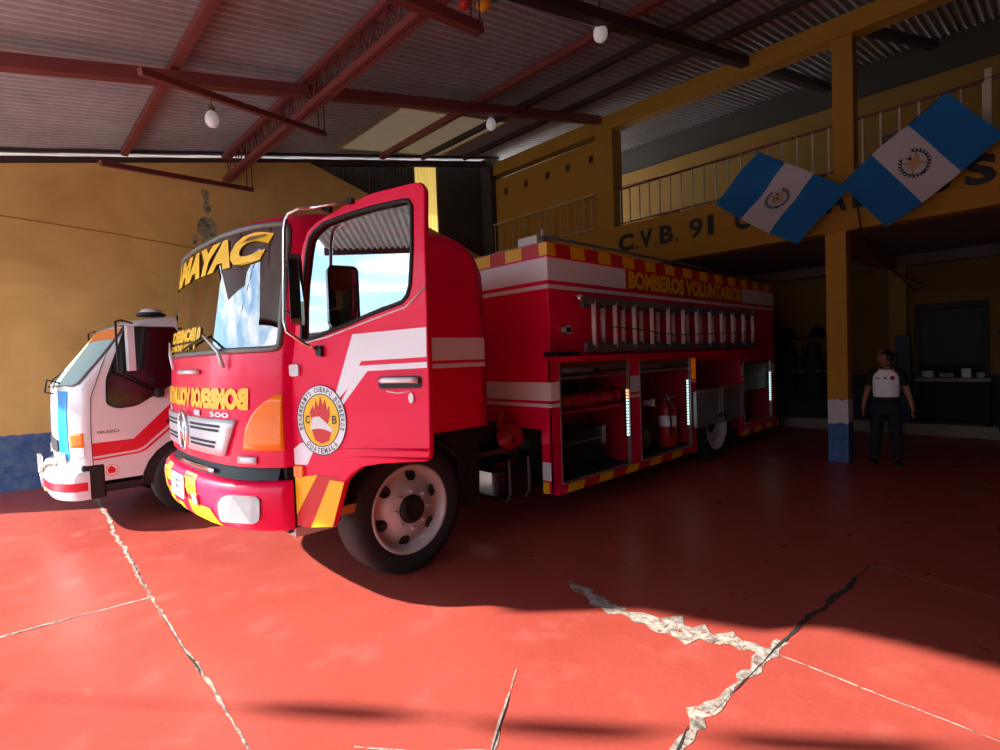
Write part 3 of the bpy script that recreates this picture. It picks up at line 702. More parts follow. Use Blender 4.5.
# outside, seen only in reflections: hills and a pale building across the street
rows = []
for j in range(4):
    rows.append([(-160 + i * 8, -120 - j * 18, [-1, 9, 17, 12][j] * (1 + .4 * math.sin(i * .7 + j) + .3 * math.sin(i * .23))) for i in range(41)])
struct(MB().grid(rows, 0, True).build('hills', 'hill'))
struct(MB().box(-30, 30, -16.2, -16, -.2, 2.6).build('wall_street', 'plaster'))
struct(MB().box(-30, 30, -16.6, -15.7, 2.6, 2.8).build('trim_7', 'steel'))

# ------------------------------------------------------------------ fire truck
CX = -4.45
FO = Vector((CX, .97, 0))
truck = thing('fire_truck', FO, 'large crimson fire truck with its cab door open, filling the middle of the hall', 'fire truck')
def ip(z, tab):
    if z <= tab[0][0]: return tab[0][1]
    for (a, p), (b, q) in zip(tab, tab[1:]):
        if z <= b: return p + (q - p) * (z - a) / (b - a)
    return tab[-1][1]

class Cab:
    """rounded cab-over shell in plan sections"""
    def __init__(s, cx, y0, w, sb, wt, yb, b2, bp, pw):
        s.cx, s.y0, s.w, s.sb, s.wt, s.yb, s.b2, s.bp, s.pw = cx, y0, w, sb, wt, yb, b2, bp, pw
    def W(s, z): return ip(z, s.wt)
    def F(s, lx, z, off=0.):
        """front surface at lx from the centre line"""
        def q(l, zz):
            t = abs(l) / s.W(zz); return Vector((s.cx + l, s.y0 + ip(zz, s.sb) + s.b2 * t * t + s.bp * t ** s.pw, zz))
        p = q(lx, z)
        if off:
            e = .01; n = (q(lx + e, z) - q(lx - e, z)).cross(q(lx, z + e) - q(lx, z - e)); n.normalize()
            if n.y > 0: n = -n
            p = p + n * off
        return p
    def ring(s, z, T, S):
        w = s.W(z); fr = [s.F(t * w, z) for t in T]
        ya = fr[-1].y; yb = ip(z, s.yb)
        sd = [Vector((s.cx + w, ya + (yb - ya) * f, z)) for f in S[1:]]
        bk = [Vector((s.cx + w * k, yb, z)) for k in (.6, .2, -.2, -.6)]
        so_ = [Vector((s.cx - w, p.y, z)) for p in reversed(sd)]
        return fr + sd + bk + so_
T_ = [-1, -.985, -.96, -.93, -.86, -.75, -.6, -.4, -.2, 0, .2, .4, .6, .75, .86, .93, .96, .985, 1]
S_ = [0, .07, .3, .5, .645, .8, .95, 1]
FC = Cab(CX, 1.01, 1.15,
         [(.98, 0), (1.35, 0), (1.66, .02), (1.72, .03), (2.49, .14), (2.55, .18), (2.60, .27), (2.645, .42), (2.67, .62), (2.685, .9)],
         [(1.0, 1.15), (2.05, 1.15), (2.49, 1.12), (2.57, 1.075), (2.63, 1.0), (2.67, .9), (2.685, .72)],
         [(1.0, 3.0), (2.3, 3.0), (2.42, 2.95), (2.55, 2.85), (2.64, 2.72), (2.685, 2.5)], .11, .16, 6)
ZL = [.96, 1.1, 1.3, 1.5, 1.66, 1.72, 1.9, 2.1, 2.3, 2.42, 2.49, 2.53, 2.56, 2.6, 2.63, 2.655, 2.67, 2.685]
rows = [FC.ring(z, T_, S_) for z in ZL]
for p in rows[0]:
    if p.y > 2.2: p.z = 1.03
NF = len(T_)
def cab_skip(i, k):
    z0, z1 = ZL[i], ZL[i + 1]
    if z0 >= 1.715 and z1 <= 2.495 and 1 <= k < NF - 2: return True                                   # windscreen
    if z0 >= 1.05 and z1 <= 2.53 and NF <= k < NF + 3: return True                                     # open doorway
    if z0 >= 1.7 and z1 <= 2.43 and NF + 10 < k < NF + 14: return True                               # far side window
    return False
cb = MB(FO).grid(rows, 0, True, wrap=True, skip=cab_skip)
cb.add(rows[-1], [tuple(range(len(rows[-1])))], 0)
cab = cb.build('cab_body', 'paint', truck, solid=0)
# windscreen with rubber surround
wz = [1.72, 1.9, 2.1, 2.3, 2.42, 2.49]
ws = MB(FO).grid([[FC.F(t * FC.W(z), z, .004) for t in T_[1:NF - 1]] for z in wz], 0, True).build('windscreen', 'wind', cab, recalc=False)
def fpath(pts, off, n=6):
    out = []
    for i in range(len(pts)):
        a, b = pts[i], pts[(i + 1) % len(pts)]
        for k in range(n): out.append(FC.F(a[0] + (b[0] - a[0]) * k / n, a[1] + (b[1] - a[1]) * k / n, off))
    return out
wo = [FC.F(p[0], p[1], .008) for p in rnd_poly([(-1.12, 1.71), (-1.06, 1.705), (-.9, 1.705), (-.5, 1.705), (0, 1.705), (.5, 1.705), (.9, 1.705), (1.06, 1.705), (1.125, 1.71), (1.128, 1.8), (1.125, 1.9), (1.122, 2.1), (1.112, 2.3), (1.105, 2.43), (1.09, 2.50), (1.0, 2.505), (.8, 2.505), (.5, 2.505), (0, 2.505), (-.5, 2.505), (-.8, 2.505), (-1.0, 2.505), (-1.09, 2.50), (-1.112, 2.3), (-1.122, 2.1)], .05, 5)]
MB(FO).tube(wo, .02, 8, closed=True).build('windscreen_seal', 'grey', cab)
def FT2(C, off):
    return lambda u, v, w=0.: C.F(u, v, off + w)
MB(FO).text('SAMAYAC', -1.0, 1.03, 2.26, 2.465, FT2(FC, .012), bold=.07, shear=.25).build('windscreen_lettering', 'yellow_vinyl', cab, recalc=False)
MB(FO).text('BOMBEROS', -.62, .16, 1.80, 1.90, FT2(FC, .012), bold=.06, mirror=True).text('VOLUNTARIOS', -.62, .10, 1.735, 1.785, FT2(FC, .012), bold=.06, mirror=True).text('91', .17, .30, 1.735, 1.90, FT2(FC, .012), bold=.06, mirror=True).build('windscreen_lettering', 'yellow_vinyl', cab, recalc=False)
MB(FO).text('BOMBEROS VOLUNTARIOS', -.96, .955, 1.325, 1.465, FT2(FC, .006), bold=.07, mirror=True).build('bonnet_lettering', 'yellow_vinyl', cab, recalc=False)
for lx0, lx1, zb, lab in ((.42, .74, 1.715, 0), (-.72, -.34, 1.715, 0)):
    p0 = FC.F(lx1, 1.60, .02); p1 = FC.F(lx1 - .03, 1.70, .045); p2 = FC.F(lx0, 1.82, .03)
    wp = MB(FO).tube([p0, p1, p2], [.016, .012, .008], 8).build('wiper', 'silverplastic', truck)
    MB(FO).tube([FC.F(lx0 + .02, 1.825, .026), FC.F(lx0 - .25, 1.775, .022), FC.F(lx0 - .5, 1.74, .02)], .008, 6).build('blade', 'black', wp)
# grille
def fplate(poly, t0, t1, m, name, par, holes=()):
    return MB(FO).plate(poly, holes, t0, t1, lambda u, v, w: FC.F(u, v, w)).build(name, m, par, recalc=True)
def sub_poly(poly, n=5):
    out = []
    for i in range(len(poly)):
        a, b = poly[i], poly[(i + 1) % len(poly)]
        for k in range(n): out.append((a[0] + (b[0] - a[0]) * k / n, a[1] + (b[1] - a[1]) * k / n))
    return out
def fgrid(l0, l1, z0, z1, off, n=12, m=4):
    """patch on the front between left(z) and right(z)"""
    L = l0 if callable(l0) else (lambda z: l0); Rr = l1 if callable(l1) else (lambda z: l1)
    return [[FC.F(L(z0 + (z1 - z0) * j / m) + (Rr(z0 + (z1 - z0) * j / m) - L(z0 + (z1 - z0) * j / m)) * i / n, z0 + (z1 - z0) * j / m, off) for i in range(n + 1)] for j in range(m + 1)]
gz = lambda z: .72 + .13 * (z - 1.02) / .23
g = MB(FO).grid(fgrid(lambda z: -gz(z), gz, 1.02, 1.26, .02, 20), 0, True).build('grille', 'silverplastic', truck, solid=.02)
for z in (1.215, 1.185, 1.105, 1.075):
    for s in (-1, 1):
        MB(FO).grid(fgrid(min(s * .16, s * (gz(z) - .14)), max(s * .16, s * (gz(z) - .14)), z - .009, z + .009, .023, 8, 1), 0).build('grille_slot', 'black', g, recalc=False)
em = [FC.F(a, b, .03) for a, b in ell(0, 1.15, .11, .14, 28)]
MB(FO).tube(em, .012, 8, closed=True).tube([FC.F(-.06, 1.05, .03), FC.F(-.05, 1.15, .035), FC.F(-.06, 1.25, .03)], .011, 6).tube([FC.F(.06, 1.05, .03), FC.F(.05, 1.15, .035), FC.F(.06, 1.25, .03)], .011, 6).tube([FC.F(-.05, 1.15, .035), FC.F(.05, 1.15, .035)], .011, 6).build('grille_emblem', 'chrome', g)
MB(FO).text('500', .52, .78, 1.275, 1.305, FT2(FC, .008), bold=.0).build('bonnet_badge', 'chrome', cab, recalc=False)
for a, b in ((-.62, -.5), (.22, .34)): MB(FO).grid(fgrid(a, b, 1.27, 1.31, .008, 3, 1)).build('bonnet_badge', 'silverplastic', cab, recalc=False)
for a, b in ((-.05, .33),):
    MB(FO).tube([FC.F(a, 1.575, .005), FC.F(a + .03, 1.575, .04), FC.F(b - .03, 1.575, .04), FC.F(b, 1.575, .005)], .017, 8).build('step_handle', 'silverplastic', cab)
# amber corner headlamps
for s in (1, -1):
    def hl(z): return ip(z, [(1.07, .90), (1.2, .93), (1.3, .985), (1.37, 1.05), (1.42, 1.12)])
    rw = [[FC.F(s * (hl(z) + (1.147 - hl(z)) * i / 12), z, .012) for i in range(13)] for z in [1.07 + .35 * j / 8 for j in range(9)]]
    h = MB(FO).grid(rw, 0, True).build('headlamp', 'amber', truck, recalc=False, solid=.01)
    if s < 0: MB(FO).grid(fgrid(-1.0, -.86, .985, 1.02, .015, 4, 1)).build('marker_lamp', 'lens', cab, recalc=False)
    else: MB(FO).grid(fgrid(.86, 1.0, .985, 1.03, .015, 4, 1)).build('marker_lamp', 'lens', cab, recalc=False, solid=.01)
    xs = CX + s * 1.15
    if s < 0: MB(FO).plate(rrect(1.33, 1.39, 1.53, 1.61, .015), [], 0, .02, lambda u, v, w: Vector((xs + s * w, u, v))).build('side_indicator', 'lens', cab, bevel=.004)
# recess strip and bumper
FB = Cab(CX, .945, 1.16, [(.5, .06), (.56, .03), (.6, .008), (.75, -.01), (.84, 0), (.87, .03), (.95, .05)], [(.5, 1.15), (1., 1.15)], [(.5, 3)], .12, .20, 6)
MB(FO).grid([[FB.F(t * 1.1, z, -.05) for t in T_] for z in (.83, .98)], 0, True).build('bumper_gap', 'chassis', cab, recalc=False)
MB(FO).grid([[FB.F(-.2 + .75 * i / 10, z, -.01) for i in range(11)] for z in (.895, .925)], 0, True).build('bumper_trim', 'chrome', cab, recalc=False, solid=.01)
bz = [.56, .6, .68, .75, .8, .84, .87]
rw = [[FB.F(t * 1.15, z) for t in T_] + [Vector((CX + 1.15, 1.32, z))] for z in bz]
for r_ in rw: r_.insert(0, Vector((CX - 1.15, 1.32, r_[0].z)))
inner = [[Vector((p.x * .97 + CX * .03, min(p.y + .12, 1.32), p.z)) for p in r_] for r_ in (rw[-1], rw[0])]
bump = MB(FO).grid(rw + inner, 0, True).build('bumper', 'paint', truck)
def bgrid(poly4, off, n=6, m=4):
    (a, b, c, d) = poly4
    rws = []
    for j in range(m + 1):
        v = j / m; row = []
        for i in range(n + 1):
            u = i / n; p = [(a[k] * (1 - u) + b[k] * u) * (1 - v) + (d[k] * (1 - u) + c[k] * u) * v for k in (0, 1)]
            row.append(FB.F(p[0], p[1], off))
        rws.append(row)
    return rws
for q in (((-.62, .57), (-.45, .57), (-.6, .86), (-.77, .86)), ((-.3, .57), (-.14, .57), (-.30, .68), (-.42, .68)), ((-.42, .74), (-.24, .74), (-.30, .86), (-.48, .86)),
          ((.22, .72), (.42, .72), (.36, .86), (.12, .86)), ((.28, .57), (.52, .57), (.40, .68), (.2, .68)), ((-.05, .57), (.1, .57), (.06, .62), (-.1, .62)), ((.52, .565), (.72, .565), (.60, .67), (.42, .67)), ((-.98, .57), (-.8, .57), (-.9, .7), (-1.06, .7))):
    MB(FO).grid(bgrid(q, .004), 0, True).build('bumper_stripe', 'yellow_reflect', bump, recalc=False)
for s in (1, -1):
    MB(FO).plate(rnd_poly([(s * .72, .605), (s * 1.03, .615), (s * 1.055, .79), (s * .83, .79), (s * .74, .74)], .05), [], -.01, .014, lambda u, v, w: FB.F(u, v, w)).build('fog_lamp', 'foglens', bump)
lp = MB(FO).plate(rrect(-.17, .17, .67, .83, .02), [], .012, .022, lambda u, v, w: FB.F(u, v, w)).build('licence_plate', 'white_vinyl', truck)
MB(FO).text('O 785', -.13, .13, .70, .80, lambda u, v, w=0.: FB.F(u, v, .024), bold=.01).build('plate_number', 'ink', lp, recalc=False)
MB(FO).grid(bgrid(((.36, .67), (.44, .67), (.44, .74), (.36, .74)), .02)).build('tow_hook', 'silverplastic', bump, recalc=False, solid=.01)
MB(FO).grid(bgrid(((.26, .68), (.35, .68), (.35, .73), (.26, .73)), .003)).build('tow_recess', 'black', bump, recalc=False)
# striped corner panels under the doors
for s in (1, -1):
    xs = CX + s * 1.15
    def SX(u, v, w=0.): return Vector((xs + s * w, u, v))
    if s > 0:
        MB(FO).box(xs - .35, xs - .06, 1.30, 1.66, .52, .98).build('step_well', 'chassis', truck, bevel=.01)
        MB(FO).box(xs - .3, xs - .03, 1.34, 1.62, .70, .73).build('entry_step', 'alu', truck)
    cp = s < 0 and MB(FO).plate([(1.325, .53), (1.36, .52), (1.58, .50), (1.66, .79), (1.70, .86), (1.72, .975), (1.325, .975)], [], -.04, .0, SX).build('corner_panel', 'paint', truck)
    for q in ([(1.33, .6), (1.33, .86), (1.48, .84), (1.36, .575)], [(1.48, .505), (1.575, .50), (1.655, .79), (1.60, .815)]):
        if cp: MB(FO).plate(q, [], .001, .004, SX).build('corner_stripe', 'yellow_reflect', cp)
    if cp: MB(FO).plate([(1.37, .575), (1.475, .505), (1.595, .815), (1.485, .84)], [], .001, .0035, SX).build('corner_stripe', 'red_reflect', cp)
    if cp: MB(FO).plate(rrect(1.345, 1.41, .865, .925, .01), [], .002, .02, SX).build('corner_indicator', 'amber', cp)
    MB(FO).box(min(xs - s * .02, xs - s * .2), max(xs - s * .02, xs - s * .2), 1.33, 1.60, .50, .56).build('entry_step', 'alu', truck)
    MB(FO).obox((xs - s * .02, 1.58, .60), (xs - s * .02, 1.80, .60), .02, .06).build('step_bracket', 'brass', truck)
    # mudguard arch over the front wheel
    rows = []
    for j in range(15):
        a = R(15 + 150 * j / 14); r_ = .60
        rows.append([Vector((xs - s * q, 2.2 - r_ * math.cos(a), min(.49 + r_ * math.sin(a) * .86, .975))) for q in (.015, .2, .42)])
    MB(FO).grid(rows, 0, True).build('mudguard', 'chassis', truck, recalc=False, solid=.02)
    MB(FO).plate([(2.62, .42), (2.9, .36), (2.93, 1.0), (2.66, 1.1), (2.5, 1.05), (2.70, .8)], [], -.06, -.03, SX).build('mud_flap', 'chassis', truck)
    # stripes on the rear quarter of the cab
    for z0, z1 in ((1.595, 1.775), (1.535, 1.57)):
        MB(FO).plate([(2.44, z0), (2.99, z0), (2.99, z1), (2.44, z1)], [], .001, .003, SX).build('cab_stripe', 'white_vinyl', truck)
MB(FO).obox((CX - .5, 3.03, 1.1), (CX + .5, 3.03, 1.1), .05, .2).build('cab_rear_beam', 'chassis', truck)

# cab interior
def tb(name, m, *b, par=None, bv=.0):
    q = MB(FO)
    q.box(*b); return q.build(name, m, par or truck, bevel=bv)
tb('cab_floor', 'interior', CX - 1.1, CX + 1.1, 1.35, 2.95, 1.0, 1.12)
tb('dashboard', 'interior', CX - .9, CX + .9, 1.2, 1.5, 1.3, 1.62, bv=.04)
for k, x in enumerate((CX + .6, CX - .15, CX - .75)):
    st = tb('cab_seat', 'seat', x - .26, x + .26, 1.98, 2.5, 1.35, 1.52, bv=.05)
    tb('seat_back', 'seat', x - .25, x + .25, 2.46, 2.62, 1.45, 2.15, par=st, bv=.06)
    tb('head_rest', 'seat', x - .13, x + .13, 2.48, 2.58, 2.17, 2.36, par=st, bv=.04)
sw = MB(FO); c0 = Vector((CX + .6, 1.68, 1.66))
ring_ = [c0 + Vector((.21 * math.cos(2 * PI * k / 24), .12 * math.sin(2 * PI * k / 24), .17 * math.sin(2 * PI * k / 24))) for k in range(24)]
sw.tube(ring_, .014, 6, closed=True).tube([ring_[0], c0, ring_[12]], .012, 6).tube([c0, c0 + Vector((0, -.12, -.2))], .03, 8).build('steering_wheel', 'black', truck)
tb('cab_back_lining', 'interior', CX - 1.05, CX + 1.05, 2.86, 2.9, 1.1, 2.4)

# ---- open door
DH = Vector((-3.305, 1.335, 0)); TH = R(66)
DD = Vector((math.sin(TH), math.cos(TH), 0)); DN = Vector((math.cos(TH), -math.sin(TH), 0))
def DP(s, z, w=0.): return DH + DD * s + DN * w + Vector((0, 0, z))
dout = [(.0, .575), (.0, 1.3), (.015, 1.6), (.045, 1.75), (.09, 2.06), (.142, 2.32), (.19, 2.415), (.258, 2.463), (.462, 2.531), (.682, 2.577), (.945, 2.592), (.997, 2.587), (1.021, 2.549), (1.011, 2.314), (1.005, 1.906), (1., 1.396), (.992, 1.152), (.988, 1.08), (.968, 1.03), (.649, 1.002), (.52, .978), (.444, .932), (.389, .88), (.283, .594), (.101, .572)]
dwin = [(0.11, 1.759), (0.122, 1.943), (0.14, 2.091), (0.184, 2.298), (0.206, 2.363), (0.242, 2.403), (0.327, 2.446), (0.49, 2.472), (0.664, 2.491), (0.879, 2.501), (0.916, 2.496), (0.935, 2.464), (0.926, 2.23), (0.904, 2.026), (0.883, 1.97), (0.846, 1.936), (0.627, 1.881), (0.48, 1.837), (0.309, 1.793), (0.166, 1.752), (0.131, 1.749)]
door = MB(FO).plate(dout, [dwin], -.05, 0., DP).build('cab_door', 'paint', truck, bevel=.008)
MB(FO).plate(dwin, [], -.022, None, DP).build('door_window', 'doorglass', door, recalc=False)
MB(FO).tube([DP(s, z, .0) for s, z in dwin], .013, 6, closed=True).build('window_seal', 'black', door)
MB(FO).tube([DP(s, z, .004) for s, z in [(0.105, 1.732), (0.309, 1.763), (0.627, 1.846), (0.869, 1.904), (1.002, 2.008)]], .006, 6).build('waist_line', 'white_paint', door)
for z, s0 in ((1.086, 0.27), (1.035, 0.313)):
    MB(FO).tube([DP(s0, z - .012, -.004), DP(.55, z, .003), DP(.975, z + .008, .003)], [.004, .008, .009], 6).build('door_crease', 'paint', door)
MB(FO).plate([(0.494, 1.771), (0.997, 1.786), (0.992, 1.62), (0.549, 1.61), (0.444, 1.451), (0.367, 1.382), (0.345, 1.402)], [], .0005, .003, DP).build('door_stripe', 'white_vinyl', door)
MB(FO).plate([(0.992, 1.592), (0.531, 1.583), (0.426, 1.421), (0.385, 1.367), (0.403, 1.352), (0.449, 1.401), (0.59, 1.55), (0.992, 1.559)], [], .0005, .003, DP).build('door_stripe', 'white_vinyl', door)
MB(FO).plate([(.005, .972), (.004, 1.07), (.06, 1.11), (.15, 1.12), (.16, 1.06), (.115, .985), (.10, .972)], [], .0005, .003, DP).build('door_stripe', 'white_vinyl', door)
MB(FO).plate([(.004, .648), (.004, .888), (.185, .913)], [], .001, .004, DP).build('hazard_stripe', 'yellow_reflect', door)
MB(FO).plate([(.004, .644), (.19, .913), (.352, .903), (.276, .80), (.105, .578), (.004, .580)], [], .001, .0035, DP).build('hazard_stripe', 'red_reflect', door)
MB(FO).plate([(.115, .578), (.283, .597), (.386, .88), (.278, .886)], [], .001, .004, DP).build('hazard_stripe', 'yellow_reflect', door)
MB(FO).plate(rrect(.01, .078, .895, .965, .01), [], .002, .02, DP).build('corner_indicator', 'amber', door)
MB(FO).plate(rrect(.012, .085, 1.53, 1.605, .015), [], 0, .02, DP).build('side_indicator', 'lens', door, bevel=.004)
hd = MB(FO).plate(rrect(.665, .955, 1.445, 1.515, .02), [], .0, .004, DP).build('door_handle', 'black', truck)
MB(FO).tube([DP(0.692, 1.491, .012), DP(0.72, 1.494, .035), DP(0.907, 1.493, .035), DP(0.935, 1.488, .012)], .017, 8).build('grip', 'silverplastic', hd)
MB(FO).tube([DP(0.72, 1.429, .003), DP(0.794, 1.418, .004), DP(0.869, 1.428, .003)], .004, 6).build('handle_recess', 'white_paint', door)
MB(FO).plate(ell(.885, 1.39, .016, .03, 14), [], .0, .012, DP).build('door_lock', 'silverplastic', door)
# crest on the door
EC = (.235, 1.255)
cr_ = MB(FO).plate(ell(EC[0], EC[1], .19, .217, 40), [], .003, .006, DP).build('door_crest', 'white_vinyl', truck)
MB(FO).plate(ell(EC[0], EC[1], .137, .16, 36), [], .006, .007, DP).build('crest_ground', 'yellow_vinyl', cr_)
MB(FO).tube([DP(EC[0] + .188 * math.cos(2 * PI * k / 40), EC[1] + .215 * math.sin(2 * PI * k / 40), .006) for k in range(40)], .003, 5, closed=True).tube([DP(EC[0] + .139 * math.cos(2 * PI * k / 40), EC[1] + .162 * math.sin(2 * PI * k / 40), .007) for k in range(40)], .003, 5, closed=True).build('crest_ring', 'ink', cr_)
fl_ = [(-.07, -.0), (-.085, .05), (-.06, .09), (-.05, .06), (-.035, .125), (-.015, .08), (.0, .15), (.02, .09), (.035, .13), (.05, .06), (.065, .09), (.07, .03), (.05, -.02)]
E2 = lambda u, v, w=0.: DP(EC[0] + u, EC[1] + v, w)
MB(FO).plate(fl_, [], .007, .009, E2).plate([(-.075, -.055), (-.05, -.125), (.0, -.145), (.055, -.125), (.075, -.07), (.02, -.05)], [], .007, .009, E2).build('crest_flame', 'red_reflect', cr_)
MB(FO).plate([(-.085, -.06), (-.07, -.01), (-.06, .02), (-.01, .025), (.03, -.005), (.09, -.05), (.085, -.075), (.03, -.055), (-.03, -.05)], [], .009, .011, E2).build('crest_helmet', 'white_paint', cr_)
MB(FO).text('C', -.12, -.085, -.02, .03, E2, .009).text('B', .085, .12, -.02, .03, E2, .009).build('crest_letter', 'ink', cr_, recalc=False)
def arc_text(body, a0, a1, rx, rz, h, flip, mb):
    n = len(body)
    for k, ch in enumerate(body):
        if ch == ' ': continue
        a = R(a0 + (a1 - a0) * (k + .5) / n); c = Vector((EC[0] + rx * math.cos(a), EC[1] + rz * math.sin(a))); t = a - PI / 2 if not flip else a + PI / 2
        ux = Vector((math.cos(t), math.sin(t))); uy = Vector((-math.sin(t), math.cos(t)))
        vs, fs = text2d(ch, .02)
        mb.add([DP((c + ux * ((u - .5) * h * .62) + uy * ((v - .5) * h)).x, (c + ux * ((u - .5) * h * .62) + uy * ((v - .5) * h)).y, .0075) for u, v in vs], fs)
m_ = MB(FO); arc_text('BENEMERITO CUERPO BOMBEROS', 200, -20, .163, .189, .03, False, m_); m_.build('crest_lettering', 'green', cr_, recalc=False); m_ = MB(FO); arc_text('GUATEMALA', 225, 315, .163, .189, .034, True, m_)
m_.build('crest_lettering', 'green', cr_, recalc=False)
MB(FO).text('500', .875, .895, 1.36, 1.36 + .001, DP, .003)
# mirror and its arm, clamped to the door
arm = [DP(.25, 1.69, .02), DP(.21, 1.72, .08), DP(.155, 1.80, .17), DP(.148, 1.86, .18), DP(.182, 2.387, .18), DP(.195, 2.44, .18), DP(.215, 2.475, .178), DP(.286, 2.499, .165), DP(.34, 2.51, .11), DP(.36, 2.52, .03)]
ma_ = MB(FO).tube(arm, .011, 8).tube([DP(.32, 2.505, .13), DP(.53, 2.545, .015)], .008, 6).build('mirror_arm', 'chrome', truck)
MB(FO).build('arm_clamp', 'black', ma_)
MB(FO).plate([(.235, 1.655), (.275, 1.645), (.275, 1.71), (.235, 1.715)], [], .0, .03, DP).build('arm_clamp', 'black', ma_)
MB(FO).plate(rrect(.35, .39, 2.50, 2.54, .01), [], 0, .03, DP).build('arm_clamp', 'black', ma_)
MB(FO).plate(rrect(.51, .55, 2.53, 2.565, .01), [], 0, .03, DP).build('arm_clamp', 'black', ma_)
MC = DP(.262, 2.03, .18)
mdir = (DN * .80 + DD * .60).normalized(); mnr = Vector((0, 0, 1)).cross(mdir); mnr.normalize()
if mnr.dot(DD) < 0: mnr = -mnr
def MP(u, v, w=0.): return MC + mdir * u + Vector((0, 0, v)) + mnr * w
mh = MB(FO).plate(rrect(-.10, .10, -.20, .20, .04, 6), [], -.035, .02, MP).build('mirror', 'blackgloss', truck, bevel=.012)
MB(FO).plate(rrect(-.084, .084, -.182, .182, .03, 6), [], .0225, None, MP).build('mirror_face', 'mirrorglass', mh, recalc=False)
MB(FO).tube([DP(.17, 2.2, .18), MP(.0, .14, -.03)], .009, 6).tube([DP(.152, 1.92, .18), MP(.0, -.14, -.03)], .009, 6).build('mirror_bracket', 'black', mh)
# inner lining of the door
MB(FO).plate([(.05, 1.05), (.95, 1.1), (.95, 1.85), (.05, 1.7)], [], -.075, -.051, DP).build('door_lining', 'interior', door)

# ---- wheels
def wheel(x, y, s, r=.49, w=.25, name='wheel', par=None, dish=.05):
    """s = +1 when the outer face looks to +X"""
    A = Vector((s, 0, 0)); c = Vector((x, y, r)); rr = r * .665
    ty = MB(FO).lathe([(rr, 0), (rr + .02, .012), (r * .86, .022), (r * .95, .01), (r * .985, -.02), (r, -.05), (r, -w / 2), (r, -w + .05), (r * .985, -w + .02), (r * .92, -w), (rr, -w + .02)], c, A, 48)
    for q in (.07, w / 2, w - .07):
        ty.lathe([(r + .001, -q + .006), (r + .002, -q), (r + .001, -q - .006)], c, A, 48, 1)
    ty = ty.build(name, ['tyre', 'black'], par)
    MB(FO).lathe([(rr + .004, .0), (rr + .012, .008), (rr + .004, .016), (rr - .012, .012), (rr - .03, -.02), (rr - .045, -.06), (rr * .80, -.075), (rr * .62, -.03 if dish > 0 else -.11), (rr * .55, .005 if dish > 0 else -.12), (rr * .30, .008 if dish > 0 else -.12)], c, A, 48).build('rim', 'rim', ty)
    nu = MB(FO)
    uy, uz = Vector((0, 1, 0)), Vector((0, 0, 1))
    for k in range(8 if dish < 0 else 6):
        a = 2 * PI * (k + .35) / (8 if dish < 0 else 6); p = c + (uy * math.cos(a) + uz * math.sin(a)) * rr * .76
        ax_ = (A * .9 - (uy * math.cos(a) + uz * math.sin(a)) * -.42).normalized()
        MB(FO).lathe([(0, .0), (.040, -.001), (.043, .004), (.046, -.004)], p + A * (-.046 if dish > 0 else -.08), ax_, 16).build('hand_hole', 'black', ty)
    for k in range(8):
        a = 2 * PI * k / 8; p = c + (uy * math.cos(a) + uz * math.sin(a)) * rr * .43
        nu.lathe([(.016, 0), (.016, .022), (.009, .03), (0, .03)], p + A * (.006 if dish > 0 else -.12), A, 6, smooth=False)
    nu.build('wheel_nut', 'rim', ty)
    MB(FO).lathe([(rr * .33, .0), (rr * .33, .02), (rr * .30, .035), (rr * .22, .05), (rr * .15, .035), (0, .038)], c + A * (.0 if dish > 0 else -.12), A, 24).build('hub', 'chassis', ty)
    return ty
wheel(-3.315, 2.2, 1, par=truck); wheel(CX * 2 + 3.315, 2.2, -1, par=truck)
wheel(-3.34, 7.55, 1, w=.22, dish=-.1, par=truck); wheel(-3.60, 7.55, 1, w=.22, par=truck)
wheel(CX * 2 + 3.34, 7.55, -1, w=.22, dish=-.1, par=truck); wheel(CX * 2 + 3.60, 7.55, -1, w=.22, par=truck)
# ---- chassis
for s in (-1, 1): tb('chassis_rail', 'chassis', CX + s * .42 - .04, CX + s * .42 + .04, 1.35, 9.7, .66, .90)
MB(FO).tube([(-5.5, 2.2, .49), (-3.5, 2.2, .49)], .06, 10).build('front_axle', 'chassis', truck)
MB(FO).tube([(-5.5, 7.55, .49), (-3.4, 7.55, .49)], .08, 10).ball((CX, 7.55, .49), .22).build('rear_axle', 'chassis', truck)
tb('engine', 'chassis', CX - .38, CX + .38, 1.25, 2.8, .5, 1.0, bv=.03)
MB(FO).tube([(CX, 2.8, .6), (CX, 7.5, .52)], .05, 10).build('drive_shaft', 'chassis', truck)
ftk = tb('fuel_tank', 'blackgloss', -3.95, -3.47, 3.25, 3.78, .25, .62, bv=.08)
for y in (3.4, 3.66): MB(FO).tube([(-3.47, y, .64), (-3.462, y, .5), (-3.462, y, .32), (-3.52, y, .242)], .012, 6).build('tank_strap', 'grey', ftk)
MB(FO).tube([(-3.9, 3.3, .86), (-3.9, 3.6, .86)], [.09, .09], 14).build('air_tank', 'chassis', truck)
pm_ = MB(FO).lathe([(.04, -.1), (.10, -.09), (.13, -.05), (.135, .03), (.1, .07), (.06, .08), (.055, .14), (.075, .15), (.075, .18), (0, .18)], (-3.72, 3.68, .80), (.5, -.8, 0), 20).build('pump', 'valvered', truck)
MB(FO).tube([(-3.87, 3.74, 1.1), (-3.87, 3.68, .9), (-3.8, 3.7, .80)], .035, 10).build('pump_pipe', 'valvered', pm_)
for k in range(3): MB(FO).tube([(-3.72 + k * .05, 3.7, .72), (-3.70 + k * .06, 3.62, .66), (-3.64 + k * .04, 3.66, .60)], .008, 6).build('pump_hose', 'black', pm_)

